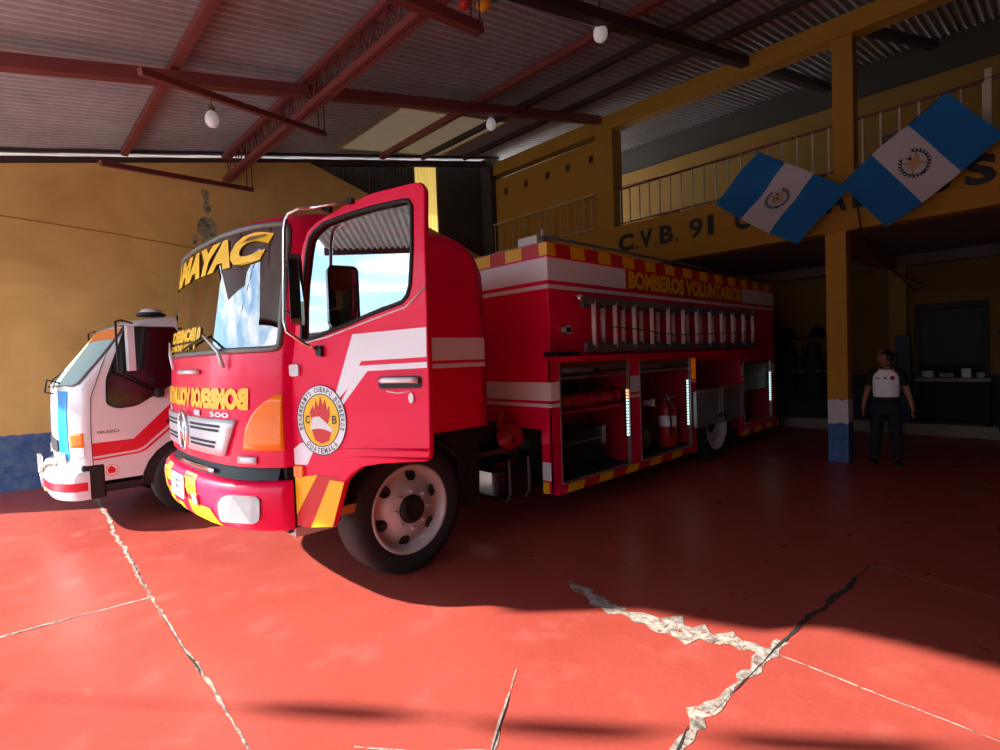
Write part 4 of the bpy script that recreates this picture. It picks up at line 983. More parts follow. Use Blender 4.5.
# ---- body
X1, X0 = -3.30, -5.60; Y0, Y1 = 3.84, 9.84
def SP(u, v, w=0.): return Vector((X1 + w, u, v))
def FP(u, v, w=0.): return Vector((u, Y0 - w, v))
body = tb('body_tank', 'paint', X0, X1, Y0, Y1, 1.56, 2.56, bv=.01)
side = [(Y0, .26), (6.84, .26), (6.84, 1.0), (6.86, 1.46), (8.36, 1.46), (8.36, .26), (Y1, .26), (Y1, 1.56), (Y0, 1.56)]
holes = [[(3.97, .33), (5.21, .33), (5.21, 1.53), (3.97, 1.53)], [(5.43, .33), (6.70, .33), (6.70, 1.51), (5.43, 1.51)], [(8.47, .42), (9.68, .42), (9.68, 1.40), (8.47, 1.40)]]
sp_ = MB(FO).plate(side, holes, -.03, 0, SP).build('side_panel', 'paint', truck)
MB(FO).plate(side, [], -.03, 0, lambda u, v, w: Vector((X0 + w + .03, u, v))).build('side_panel', 'paint', truck)
MB(FO).box(-3.96, -3.46, Y0 + .04, Y0 + .07, .28, .90).build('shade_panel', 'black', truck)  # black sheet standing for shade in the open space under the body
MB(FO).plate([(X0, .92), (-4.0, .92), (-3.98, .88), (-3.44, .88), (-3.44, .24), (X1 - .004, .26), (X1 - .004, 1.57), (X0, 1.57)], [], -.03, 0, FP).build('front_panel', 'paint', truck)
MB(FO).plate([(X0, .4), (X1, .4), (X1, 1.57), (X0, 1.57)], [], -.03, 0, lambda u, v, w: Vector((u, Y1 + w, v))).build('rear_panel', 'paint', truck)
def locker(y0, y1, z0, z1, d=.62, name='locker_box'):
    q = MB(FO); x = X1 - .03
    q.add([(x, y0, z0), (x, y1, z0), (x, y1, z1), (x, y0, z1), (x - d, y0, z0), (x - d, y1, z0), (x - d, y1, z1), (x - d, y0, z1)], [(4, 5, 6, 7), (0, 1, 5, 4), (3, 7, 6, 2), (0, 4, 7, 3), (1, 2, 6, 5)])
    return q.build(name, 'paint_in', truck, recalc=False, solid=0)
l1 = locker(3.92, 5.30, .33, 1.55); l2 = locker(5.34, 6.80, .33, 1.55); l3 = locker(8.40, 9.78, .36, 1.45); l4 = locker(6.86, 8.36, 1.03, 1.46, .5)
for lo, y0, y1 in ((l1, 3.92, 5.30), (l2, 5.34, 6.80)):
    MB(FO).box(X1 - .63, X1 - .04, y0 + .02, y1 - .02, .33, .345).build('floor_mat', 'black', lo)
MB(FO).box(X1 - .6, X1 - .06, 3.94, 5.28, 1.0, 1.03).build('locker_shelf', 'paint_in', l1)
MB(FO).box(X1 - .6, X1 - .06, 8.42, 9.76, .93, .95).build('locker_shelf', 'alu', l3)
MB(FO).box(X1 - .6, X1 - .06, 8.43, 9.72, .96, 1.36).build('grey_cabinet', 'greypanel', l3, bevel=.01)
# roller shutters wound up at the top of each opening
for y0, y1, z in ((3.985, 5.20, 1.47), (5.445, 6.69, 1.45)):
    rs = MB(FO).tube([(X1 - .09, y0 + .02, z), (X1 - .09, y1 - .02, z)], .065, 14).build('roller_shutter', 'grey', truck)
    MB(FO).box(X1 - .06, X1 - .012, y0, y1, 1.36, 1.385).build('shutter_bar', 'alu', rs)
    MB(FO).box(X1 - .02, X1 - .008, y0, y1, z + .005, z + .065).build('shutter_slats', 'brass', rs)
    MB(FO).box(X1 - .012, X1 - .004, (y0 + y1) / 2 - .05, (y0 + y1) / 2 + .05, z - .05, z - .02).build('shutter_latch', 'black', rs)
# aluminium edge frames
for y in (3.972, 5.205, 5.435, 6.695):
    MB(FO).box(X1 - .03, X1 + .006, y - .012, y + .012, .33, 1.53).build('locker_frame', 'alu', sp_)
for y0, y1 in ((3.97, 5.21), (5.43, 6.70), (8.47, 9.68)):
    MB(FO).box(X1 - .03, X1 + .012, y0, y1, .325 if y0 < 8 else .41, .345 if y0 < 8 else .43).build('locker_frame', 'alu', sp_)
for y in (8.48, 9.67): MB(FO).box(X1 - .03, X1 + .006, y - .012, y + .012, .42, 1.4).build('locker_frame', 'alu', sp_)
# light strips
for y, z0, z1, mm in ((5.165, .66, 1.17, 'led'), (6.62, .62, 1.21, 'led'), (9.62, .7, 1.18, 'led')):
    q = MB(FO); z = z0; i = 0
    q.box(X1 - .03, X1 - .012, y - .02, y + .02, z0, z1, 1)
    while z < z1:
        q.box(X1 - .014, X1 + .002, y - .014, y + .014, z, z + .022, 2 if (mm == 'led' and y < 6 and z > 1.08) else 0); z += .036
    q.build('light_strip', [mm, 'black', 'ledw'], sp_)
# orange marker on the second post, white squares on posts and front corner
MB(FO).plate([(6.72, 1.22), (6.83, 1.22), (6.83, 1.5), (6.72, 1.5)], [], .001, .012, SP).build('post_reflector', 'amber', sp_)
for y0, y1, z0, z1 in ((Y0, 3.965, 1.165, 1.345), (Y0, 3.965, 1.10, 1.135), (5.225, 5.425, 1.15, 1.34), (5.225, 5.425, 1.09, 1.12), (8.38, 8.455, 1.18, 1.33), (6.72, 6.83, 1.18, 1.2), (8.38, 8.455, 1.12, 1.14), (9.70, 9.83, 1.17, 1.34)):
    MB(FO).plate([(y0, z0), (y1, z0), (y1, z1), (y0, z1)], [], .0005, .003, SP).build('body_stripe', 'white_vinyl', sp_)
for z0, z1 in ((1.165, 1.345), (1.10, 1.135)):
    MB(FO).plate([(X0, z0), (X1, z0), (X1, z1), (X0, z1)], [], .0005, .003, FP).build('body_stripe', 'white_vinyl', body)
MB(FO).plate([(-3.44, .38), (-3.33, .38), (-3.33, .56), (-3.44, .56)], [], .0005, .003, FP).build('body_stripe', 'white_vinyl', body)
MB(FO).plate([(-3.44, .25), (-3.36, .25), (-3.36, .36), (-3.44, .36)], [], .0005, .003, FP).build('hazard_block', 'yellow_reflect', body)
# sill with slanted hazard blocks
def hazard(y0, y1, z0, z1, step, slant, par, name, first=0):
    y = y0; k = first
    while y < y1 - .01:
        e = min(y + step, y1)
        MB(FO).plate([(y, z0), (e, z0), (min(e + slant, y1), z1), (min(y + slant, y1), z1)], [], .008, .012, SP).build(name, 'yellow_reflect' if k % 2 == 0 else 'red_reflect', par); y = e; k += 1
s1 = tb('sill', 'paint', X1 - .05, X1 + .008, 3.9, 6.84, .235, .325)
hazard(4.02, 6.62, .238, .322, .26, .05, s1, 'hazard_block')
s2 = tb('sill', 'paint', X1 - .05, X1 + .008, 8.36, 9.98, .235, .34)
hazard(8.36, 9.96, .238, .335, .25, .05, s2, 'hazard_block')
# top band
tp_ = tb('top_band', 'paint', X0 - .01, X1 + .01, Y0 - .01, Y1, 2.55, 2.69)
y = Y0 - .01; k = 0; st = [.13] + [.235] * 40
while y < Y1 - .02:
    e = min(y + st[k], Y1)
    MB(FO).plate([(y, 2.565), (e, 2.565), (e - .02, 2.685), (y - .02 if k else y, 2.685)], [], .0105, .013, SP).build('hazard_block', 'yellow_reflect' if k % 2 == 0 else 'red_reflect', tp_); y = e; k += 1
x = X1 + .01; k = 0
while x > X0 + .05:
    e = x - (.1 if k == 0 else .23)
    MB(FO).plate([(e, 2.565), (x, 2.565), (x, 2.685), (e, 2.685)], [], .0105, .013, FP).build('hazard_block', 'yellow_reflect' if k % 2 == 0 else 'red_reflect', tp_); x = e; k += 1
for a, b in ((Y0, 5.19), (8.46, Y1)):
    MB(FO).plate([(a, 2.33), (b, 2.33), (b, 2.55), (a, 2.55)], [], .0005, .003, SP).build('body_band', 'white_vinyl', body)
MB(FO).plate([(5.19, 2.32), (8.46, 2.32), (8.46, 2.56), (5.19, 2.56)], [], .0005, .002, SP).build('name_ground', 'textred', body)
MB(FO).plate([(Y0, 2.25), (Y1, 2.25), (Y1, 2.29), (Y0, 2.29)], [], .0005, .003, SP).build('body_stripe', 'white_vinyl', body)
MB(FO).plate([(X0, 2.33), (X1, 2.33), (X1, 2.55), (X0, 2.55)], [], .0005, .003, FP).build('body_band', 'white_vinyl', body)
MB(FO).plate([(X0, 2.25), (X1, 2.25), (X1, 2.29), (X0, 2.29)], [], .0005, .003, FP).build('body_stripe', 'white_vinyl', body)
MB(FO).text('BOMBEROS VOLUNTARIOS', 5.24, 8.42, 2.335, 2.545, SP, .004, bold=.05).build('body_lettering', 'yellow_vinyl', body, recalc=False)
lg = MB(FO).plate(rrect(4.0, 4.17, 1.815, 1.895, .01), [], 0, .012, SP).build('warning_lamp', 'chrome', truck)
MB(FO).plate(rrect(4.02, 4.08, 1.83, 1.88, .006), [], .012, .018, SP).build('lamp_lens', 'lens', lg)
MB(FO).plate(rrect(4.09, 4.15, 1.83, 1.88, .006), [], .012, .018, SP).build('lamp_lens', 'black', lg)
MB(FO).box(X0 + .1, X1 - .06, Y0 + .02, Y1 - .02, 2.69, 2.705).build('roof_deck', 'greypanel', truck)
rr_ = MB(FO)
for z in (2.77,): rr_.tube([(X1 - .08, Y0 + .04, z), (X1 - .08, Y1 - .1, z)], .016, 8)
rr_.tube([(X1 - .08, Y0 + .04, 2.77), (X1 - .3, Y0 + .04, 2.78)], .016, 8)
for k in range(8): rr_.tube([(X1 - .08, Y0 + .06 + k * .83, 2.69), (X1 - .08, Y0 + .06 + k * .83, 2.77)], .012, 6)
rr_.build('roof_rail', 'grey', truck)
MB(FO).box(X1 - .4, X1 - .14, Y0 + .02, Y0 + .3, 2.70, 2.79).build('roof_box', 'white_paint', truck, bevel=.01)
MB(FO).tube([(X1 - .08, Y0 + .04, 2.77), (X1 - .08, Y0 + .04, 2.83)], [.02, .014], 8).build('rail_knob', 'lens', truck)
# shelf carrying the ladder, body shadow ledge
shf = tb('ladder_shelf', 'paint', X1, X1 + .22, 3.95, 9.3, 1.565, 1.59, bv=.004)
MB(FO).box(X1 + .02, X1 + .2, 3.72, 4.05, 1.592, 1.64).build('shelf_buffer', 'black', shf, bevel=.01)
# folded hatch doors over the rear wheel
hz = thing
for y0, y1 in ((6.72, 7.47), (7.55, 8.26)):
    h = MB(FO).plate(rrect(y0, y1, .56, 1.05, .012, 2), [], .02, .055, SP).build('hatch_door', 'greypanel', truck, bevel=.006)
    MB(FO).plate(rrect(y0, y1, .56, 1.05, .012, 2), [rrect(y0 + .03, y1 - .03, .59, 1.02, .01, 2)], .055, .062, SP).build('hatch_frame', 'alu', h)
    MB(FO).box(X1 + .055, X1 + .085, (y1 - .04 if y0 < 7 else y0 + .01), (y1 - .01 if y0 < 7 else y0 + .04), .64, .7).build('hatch_latch', 'black', h)
    MB(FO).tube([(X1 + .03, y0 + .05, 1.055), (X1 + .03, y1 - .05, 1.055)], .012, 6).build('hatch_hinge', 'alu', h)

# ---- things carried on the truck
lad = thing('extension_ladder', (-3.16, 4.2, 1.59), 'aluminium extension ladder lying on edge along the fire truck side', 'ladder'); LO = Vector((-3.16, 4.2, 1.59))
for k, (x, ya, yb, z0, z1) in enumerate(((-3.13, 4.18, 8.55, 1.66, 2.14), (-3.21, 4.3, 8.65, 1.69, 2.11))):
    for z in (z0, z1): MB(LO).box(x - .022, x + .022, ya - (.06 if z > 2 else 0), yb, z - .035, z + .035).build('ladder_rail', 'grey', lad)
    n = 12
    for i in range(n):
        y = (4.33 if k == 0 else 4.60) + i * .372
        if y < yb: MB(LO).tube([(x, y, z0), (x, y, z1)], .026, 8).build('rung', 'rungalu', lad)
MB(LO).tube([(-3.09, 4.5, 1.88), (-3.08, 5.0, 1.86), (-3.08, 5.9, 1.80), (-3.08, 7.2, 1.83), (-3.09, 8.3, 1.86)], .006, 6).build('ladder_rope', 'wire', lad)
for y in (4.1, 8.4): MB(LO).lathe([(.0, -.04), (.035, -.035), (.035, .035), (0, .04)], (-3.13, y, 2.15), (1, 0, 0), 14).build('end_cap', 'chrome', lad)
fe = thing('fire_extinguisher', (-3.5, 6.42, .345), 'red fire extinguisher with a white band in the second locker of the fire truck', 'fire extinguisher'); O_ = Vector((-3.5, 6.42, .345))
MB(O_).lathe([(0, .345), (.10, .345), (.115, .36), (.115, .55)], (-3.5, 6.42, 0), n=20).lathe([(.115, .55), (.115, .68)], (-3.5, 6.42, 0), n=20).lathe([(.115, .68), (.115, .85), (.1, .90), (.05, .94), (.035, .96), (0, .96)], (-3.5, 6.42, 0), n=20).build('cylinder', 'valvered', fe)
MB(O_).lathe([(.1165, .62), (.1165, .76)], (-3.5, 6.42, 0), n=20).build('label_band', 'white_vinyl', fe)
MB(O_).lathe([(.04, .94), (.04, .99), (0, 1.0)], (-3.5, 6.42, 0), n=12).tube([(-3.5, 6.42, .985), (-3.46, 6.36, 1.03), (-3.44, 6.3, 1.05)], .012, 6).tube([(-3.5, 6.42, .98), (-3.46, 6.5, 1.0), (-3.45, 6.54, .99)], .01, 6).build('valve', 'alu', fe)
MB(O_).tube([(-3.47, 6.34, .98), (-3.4, 6.28, .9), (-3.38, 6.29, .7), (-3.39, 6.31, .5)], .012, 6).build('discharge_hose', 'black', fe)
t = thing('equipment_case', (-3.68, 4.45, .345), 'large black case standing on the first locker floor', 'case'); O_ = Vector((-3.68, 4.45, .345))
MB(O_).box(-3.9, -3.46, 4.06, 4.92, .345, .80).build('shell', 'case', t, bevel=.025)
MB(O_).box(-3.905, -3.455, 4.055, 4.925, .66, .68).build('lid_seam', 'grey', t)
MB(O_).box(-3.458, -3.445, 4.86, 4.93, .60, .80).build('corner_trim', 'alu', t)
MB(O_).tube([(-3.45, 4.35, .58), (-3.42, 4.38, .56), (-3.42, 4.6, .56), (-3.45, 4.63, .58)], .012, 6).build('handle', 'black', t)
tag(MB().ball((-3.6, 4.22, .845), (.09, .13, .045)).build('grey_cloth_bundle', 'grey'), 'grey rolled bundle on top of the large black case', 'bundle')
t = MB()
pts = [(-3.5 - .02 * math.sin(i * .3), 4.05 + i * .012, 1.11) for i in range(95)]
t.tube(pts, [.075 + .006 * (i % 2) for i in range(95)], 12)
hs = tag(t.build('suction_hose', 'hose'), 'ribbed red suction hose lying on the shelf of the first locker', 'hose')
MB().tube([(-3.5, 5.17, 1.11), (-3.5, 5.27, 1.11)], .085, 14).build('coupling', 'valvered', hs)
tag(MB().tube([(-3.62, 4.1, 1.245), (-3.6, 4.6, 1.245), (-3.6, 4.95, 1.245)], [.045, .05, .04], 10).box(-3.64, -3.54, 4.58, 4.64, 1.19, 1.31).build('hydraulic_tool', 'case'), 'black hydraulic tool lying above the red suction hose', 'tool')
t = thing('portable_pump', (-3.6, 5.66, .345), 'small dark engine pump at the front of the second locker floor', 'pump'); O_ = Vector((-3.6, 5.66, .345))
MB(O_).box(-3.78, -3.42, 5.5, 5.86, .42, .62).build('engine_block', 'case', t, bevel=.03)
MB(O_).lathe([(.0, -.05), (.12, -.05), (.13, 0), (.11, .04), (0, .05)], (-3.42, 5.66, .55), (1, 0, 0), 18).build('starter_cover', 'grey', t)
MB(O_).tube([(-3.76, 5.5, .36), (-3.44, 5.5, .36), (-3.44, 5.5, .72), (-3.76, 5.5, .72)], .014, 6, closed=True).tube([(-3.76, 5.86, .36), (-3.44, 5.86, .36), (-3.44, 5.86, .72), (-3.76, 5.86, .72)], .014, 6, closed=True).build('pump_frame', 'black', t)
MB(O_).tube([(-3.6, 5.58, .66), (-3.6, 5.8, .66)], .07, 12).build('pump_fuel_tank', 'darkcloth', t)
t = thing('hose_nozzle', (-3.55, 6.05, .345), 'white and black hose nozzle hanging inside the second locker', 'nozzle'); O_ = Vector((-3.55, 6.05, .345))
MB(O_).tube([(-3.55, 6.0, 1.0), (-3.55, 6.0, .82)], [.04, .05], 12).build('barrel', 'black', t)
MB(O_).box(-3.58, -3.5, 5.95, 6.0, .92, .99).box(-3.56, -3.5, 6.06, 6.12, .90, 1.0).build('grip', 'white_vinyl', t, bevel=.01)
MB(O_).tube([(-3.55, 6.02, .82), (-3.53, 6.1, .66), (-3.56, 6.2, .52), (-3.6, 6.1, .40), (-3.62, 6.0, .36)], .028, 8).build('nozzle_hose', 'darkcloth', t)
tag(MB().box(-3.88, -3.5, 8.7, 9.3, .375, .58).build('tool_bag', 'darkcloth', bevel=.05), 'dark tool bag in the rear locker behind the rear wheel', 'bag')
tag(MB().lathe([(0, -.03), (.06, -.03), (.07, .02), (.04, .05), (0, .05)], (-3.36, 8.5, 1.09), (1, 0, 0), 14).build('work_lamp', 'case'), 'small black work lamp at the edge of the rear locker', 'lamp')
tag(MB().lathe([(0, -.05), (.06, -.05), (.07, .02), (.045, .06), (0, .06)], (-3.42, 6.98, 1.115), (1, -.4, 0), 14).build('search_lamp', 'case'), 'small dark search lamp in the recess above the hatch doors', 'lamp')

# ------------------------------------------------------------------ small white truck
WX = -7.5; WO = Vector((WX, .42, 0))
wt = thing('rescue_truck', WO, 'small white truck with red side stripe parked by the yellow wall', 'truck')
WC = Cab(WX, .42, .9, [(.6, 0), (1.1, -.01), (1.44, .01), (1.48, .03), (2.06, .45), (2.12, .53), (2.16, .66), (2.19, .85), (2.21, 1.1)],
         [(.5, .9), (1.3, .9), (2.06, .86), (2.13, .83), (2.17, .78), (2.2, .7), (2.21, .6)], [(.5, 2.05), (2.1, 2.05), (2.21, 1.98)], .05, .13, 8)
ZW = [.5, .62, .8, 1.0, 1.2, 1.44, 1.48, 1.6, 1.75, 1.9, 2.06, 2.10, 2.14, 2.17, 2.19, 2.21]
SW = [0, .05, .3, .6, .8, .95, 1]
rows = [WC.ring(z, T_, SW) for z in ZW]
def wskip(i, k):
    return ZW[i] >= 1.475 and ZW[i + 1] <= 2.065 and 2 <= k < NF - 3
c_ = MB(WO).grid(rows, 0, True, wrap=True, skip=wskip); c_.add(rows[-1], [tuple(range(len(rows[-1])))])
wcab = c_.build('cab_body', 'white_paint', wt)
MB(WO).grid([[WC.F(t * WC.W(z), z, .003) for t in T_[2:NF - 2]] for z in (1.48, 1.6, 1.75, 1.9, 2.06)], 0, True).build('windscreen', 'paleglass', wcab, recalc=False)
MB(WO).grid([[WC.F(t * WC.W(z), z, .007) for t in T_[3:NF - 3]] for z in (1.93, 2.05)], 0, True).build('sun_strip', 'orange', wcab, recalc=False)
MB(WO).tube([WC.F(p[0], p[1], .008) for p in rnd_poly([(-.84, 1.47), (-.4, 1.465), (0, 1.465), (.4, 1.465), (.84, 1.47), (.835, 1.75), (.81, 2.07), (.4, 2.075), (0, 2.075), (-.4, 2.075), (-.81, 2.07), (-.835, 1.75)], .05)], .012, 6, closed=True).build('windscreen_seal', 'grey', wcab)
MB(WO).box(WX - .85, WX + .85, .75, 2.0, 1.0, 1.3).build('dashboard', 'interior', wcab)
MB(WO).box(WX - .8, WX + .8, 1.9, 2.0, 1.3, 2.1).build('cab_back_lining', 'interior', wcab)
def wgrid(l0, l1, z0, z1, off, n=6, m=5): return [[WC.F(l0 + (l1 - l0) * i / n, z0 + (z1 - z0) * j / m, off) for i in range(n + 1)] for j in range(m + 1)]
for s in (-1, 1):
    a, b = sorted((s * .50, s * .76))
    MB(WO).grid(wgrid(a, b, .72, 1.42, .004)).build('front_band', 'cyan', wcab, recalc=False)
    a, b = sorted((s * .79, s * .898))
    h = MB(WO).grid(wgrid(a, b, .86, 1.0, .008)).build('corner_lamp', 'amber', wt, recalc=False, solid=.01)
    MB(WO).grid(wgrid(a, b, .76, .855, .008)).build('clear_lens', 'lens', h, recalc=False)
MB(WO).grid(wgrid(-.45, .45, .78, .92, .01, 10)).build('grille', 'black', wcab, recalc=False)
for s in (-1, 1):
    MB(WO).plate(rrect(min(s * .48, s * .72), max(s * .48, s * .72), .70, .80, .02), [], .005, .02, lambda u, v, w: WC.F(u, v, w)).build('headlamp', 'lens', wcab)
for s in (-1, 1):
    xs = WX + s * .9
    def SW_(u, v, w=0.): return Vector((xs - s * max(0, v - 1.3) * .05 + s * w, u, v))
    win = rnd_poly([(.79, 1.27), (.88, 1.225), (1.04, 1.24), (1.42, 1.47), (1.46, 2.06), (.99, 2.06), (.80, 1.52)], .05)
    MB(WO).plate(win, [], .002, .005, SW_).build('side_window', 'blackgloss', wcab)
    MB(WO).tube([SW_(u, v, .004) for u, v in win], .008, 6, closed=True).build('side_window_seal', 'black', wcab)
    MB(WO).plate([(.655, .755), (1.02, .775), (1.08, .80), (1.5, 1.16), (1.9, 1.2), (1.9, 1.36), (1.45, 1.33), (1.0, .895), (.655, .89)], [], .001, .003, SW_).build('side_stripe', 'redvinyl', wcab)
    MB(WO).plate([(.655, .715), (1.05, .74), (1.11, .765), (1.5, 1.1), (1.9, 1.15), (1.9, 1.17), (1.5, 1.125), (1.09, .778), (1.04, .757), (.655, .733)], [], .001, .003, SW_).build('side_stripe', 'redvinyl', wcab)
    MB(WO).tube([SW_(.655, .45, .0), SW_(.65, 1.0, .0), SW_(.665, 1.35, .0), SW_(.80, 1.75, 0), SW_(.96, 2.05, 0)], .004, 4).tube([SW_(1.62, 1.0, .0), SW_(1.62, 2.08, 0)], .004, 4).build('door_gap', 'black', wcab)
    MB(WO).tube([SW_(.42 + .17, z, -.005) for z in (.7, 1.3)], .002, 4)
    ed = MB(WO).plate(ell(.80, .60, .05, .055, 20), [], .001, .003, SW_).build('side_crest', 'white_vinyl', wt)
    MB(WO).tube([SW_(.80 + .05 * math.cos(2 * PI * k / 20), .60 + .055 * math.sin(2 * PI * k / 20), .003) for k in range(20)], .004, 4, closed=True).build('crest_ring', 'orange', ed)
    MB(WO).plate([(.77, .575), (.765, .61), (.785, .635), (.80, .645), (.815, .63), (.835, .61), (.83, .575), (.80, .565)], [], .003, .005, SW_).build('crest_flame', 'redvinyl', ed)
    MB(WO).plate(rrect(1.3, 1.46, 1.03, 1.06, .01), [], .001, .015, SW_).build('door_handle', 'black', wcab)
MB(WO).text('ISUZU', .70, .88, .98, 1.008, lambda u, v, w=0.: Vector((WX + .904, u, v)), bold=.02).build('door_lettering', 'grey', wcab, recalc=False)
# bumper
WB = Cab(WX, .30, .93, [(.33, .04), (.38, .01), (.5, 0), (.58, .01), (.63, .05)], [(.3, .92), (1, .92)], [(.3, 2)], .06, .14, 6)
bzw = [.34, .40, .45, .52, .57, .62]
rw = [[WB.F(t * .92, z) for t in T_] + [Vector((WX + .92, .62, z))] for z in bzw]
for r_ in rw: r_.insert(0, Vector((WX - .92, .62, r_[0].z)))
bm_ = MB(WO).grid(rw + [[Vector((p.x, min(p.y + .14, .62), p.z)) for p in rw[-1]], [Vector((p.x, min(p.y + .14, .62), p.z)) for p in rw[0]]], 0, True).build('bumper', 'white_paint', wt)
st_ = [[WB.F(.15 + .77 * i / 10, z, .003) for i in range(11)] + [Vector((WX + .923, .6, z))] for z in (.43, .515)]
MB(WO).grid(st_, 0, True).build('bumper_stripe', 'redvinyl', bm_, recalc=False)
MB(WO).grid([[WB.F(.02 + .2 * i / 4, z, .008) for i in range(5)] for z in (.37, .6)], 0).build('bumper_marker', 'yellow_vinyl', bm_, recalc=False)
MB(WO).grid([[WB.F(-.24 + .2 * i / 4, z, .012) for i in range(5)] for z in (.38, .5)], 0).build('licence_plate', 'white_vinyl', bm_, recalc=False, solid=.008)
MB(WO).box(WX - .1, WX + .15, .27, .31, .56, .74).build('number_bracket', 'lens', bm_, bevel=.01)
MB(WO).box(WX + .72, WX + .905, .56, .75, .33, .68).build('corner_step', 'chassis', wt, bevel=.02)
MB(WO).box(WX - .905, WX - .72, .56, .75, .33, .68).build('corner_step', 'chassis', wt, bevel=.02)
MB(WO).box(WX - .7, WX + .7, .6, 2.0, .35, .62).build('engine', 'chassis', wt)
for s in (-1, 1):
    MB(WO).box(WX + s * .4 - .03, WX + s * .4 + .03, .6, 6, .5, .66).build('chassis_rail', 'chassis', wt)
    MB(WO).box(min(WX + s * .89, WX + s * .6), max(WX + s * .89, WX + s * .6), .72, 1.1, .40, .46).build('side_step', 'chassis', wt)
    # wheel arch lining
    rows = []
    for j in range(13):
        a = R(180 * j / 12); rows.append([Vector((WX + s * q, 1.55 - .48 * math.cos(a), .40 + .46 * math.sin(a))) for q in (.905, .6)])
    MB(WO).grid(rows, 0, True).build('mudguard', 'chassis', wt, recalc=False, solid=.02)
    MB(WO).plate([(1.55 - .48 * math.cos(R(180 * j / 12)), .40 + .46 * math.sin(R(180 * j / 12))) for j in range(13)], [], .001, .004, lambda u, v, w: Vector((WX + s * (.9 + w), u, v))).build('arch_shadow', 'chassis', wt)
def small_wheel(x, y, s):
    A = Vector((s, 0, 0)); c = Vector((x, y, .40)); r = .40; rr = .24
    ty = MB(WO).lathe([(rr, 0), (r * .86, .015), (r * .97, 0), (r, -.03), (r, -.19), (r * .96, -.21), (rr, -.2)], c, A, 36).build('wheel', 'tyre', wt)
    MB(WO).lathe([(rr, .005), (rr - .02, -.02), (rr * .75, -.06), (rr * .5, -.02), (0, -.01)], c, A, 28).build('rim', 'rim', ty)
    MB(WO).lathe([(.06, -.02), (.055, .03), (0, .035)], c, A, 16).build('hub', 'chassis', ty)
for s in (-1, 1):
    small_wheel(WX + s * .92, 1.55, s); small_wheel(WX + s * .90, 4.6, s)
bd = MB(WO).box(WX - .98, WX + .95, 2.2, 6.0, .66, 2.15).build('body_box', 'white_paint', wt, bevel=.02)
MB(WO).box(WX + .951, WX + .955, 2.25, 5.95, .9, 1.05).build('body_stripe', 'redvinyl', bd)
for x in (WX + .55,): # roof lamp
    rl = MB(WO).lathe([(.14, 0), (.14, .025), (.10, .04), (.0, .04)], (x, 1.28, 2.205), n=20).build('roof_beacon', 'black', wt)
    MB(WO).lathe([(.11, .038), (.10, .065), (.07, .08), (0, .085)], (x, 1.28, 2.205), n=20).build('beacon_dome', 'lens', rl)
for s in (1, -1):
    xs = WX + s * .9
    ar = MB(WO).tube([(xs - .04 * s, 1.05, 2.10), (xs + s * .10, .93, 2.12), (xs + s * .16, .88, 2.10), (xs + s * .16, .88, 1.60), (xs + s * .14, 1.0, 1.53), (xs, 1.25, 1.36)], .011, 6).build('mirror_arm', 'black', wt)
    MB(WO).plate(rrect(-.075, .075, 1.60, 2.06, .02), [], -.03, .03, lambda u, v, w: Vector((xs + s * (.17 + u), .99 + w, v))).build('mirror', 'silverplastic', ar, bevel=.008)
    MB(WO).box(xs - .03 if s > 0 else xs - .07, xs + .07 if s > 0 else xs + .03, 1.20, 1.29, 1.31, 1.41).build('mirror_bracket', 'chassis', ar, bevel=.02)
    if s > 0: MB(WO).tube([(xs - s * .3, .46, 1.50), (xs - s * .32, .36, 1.54), (xs - s * .34, .34, 1.42), (xs - s * .3, .40, 1.40)], .009, 6).build('front_mirror', 'black', ar)
for lx in (-.4, .3):
    MB(WO).tube([WC.F(lx, 1.44, .02), WC.F(lx - .05, 1.5, .03), WC.F(lx - .3, 1.62, .02)], .007, 6).build('wiper', 'black', wcab)

# ------------------------------------------------------------------ woman by the column
PO = Vector((-1.47, 8.5, 0))
def skin_mesh(name, joints, edges, rad, m, parent, sub=2, extra=None, mats=None):
    me = bpy.data.meshes.new(name); me.from_pydata([tuple(j) for j in joints], edges, [])
    o = bpy.data.objects.new(name, me); COL.objects.link(o)
    md = o.modifiers.new('skin', 'SKIN'); md.use_smooth_shade = True
    for i, v in enumerate(me.skin_vertices[0].data):
        r_ = rad[i]; v.radius = r_ if isinstance(r_, tuple) else (r_, r_); v.use_root = (i == 0)
    ss = o.modifiers.new('sub', 'SUBSURF'); ss.levels = sub; ss.render_levels = sub
    bpy.context.view_layer.update()
    dg = bpy.context.evaluated_depsgraph_get(); ev = o.evaluated_get(dg); em = ev.to_mesh()
    mb = MB()
    mb.add([v.co.copy() for v in em.vertices], [list(p.vertices) for p in em.polygons], 0, True)
    ev.to_mesh_clear(); bpy.data.objects.remove(o); bpy.data.meshes.remove(me)
    if extra: extra(mb)
    return mb.build(name, mats or m, parent)
person = thing('person', PO, 'woman in white shirt with black sleeves and dark trousers standing by the column', 'person', rz=R(6))
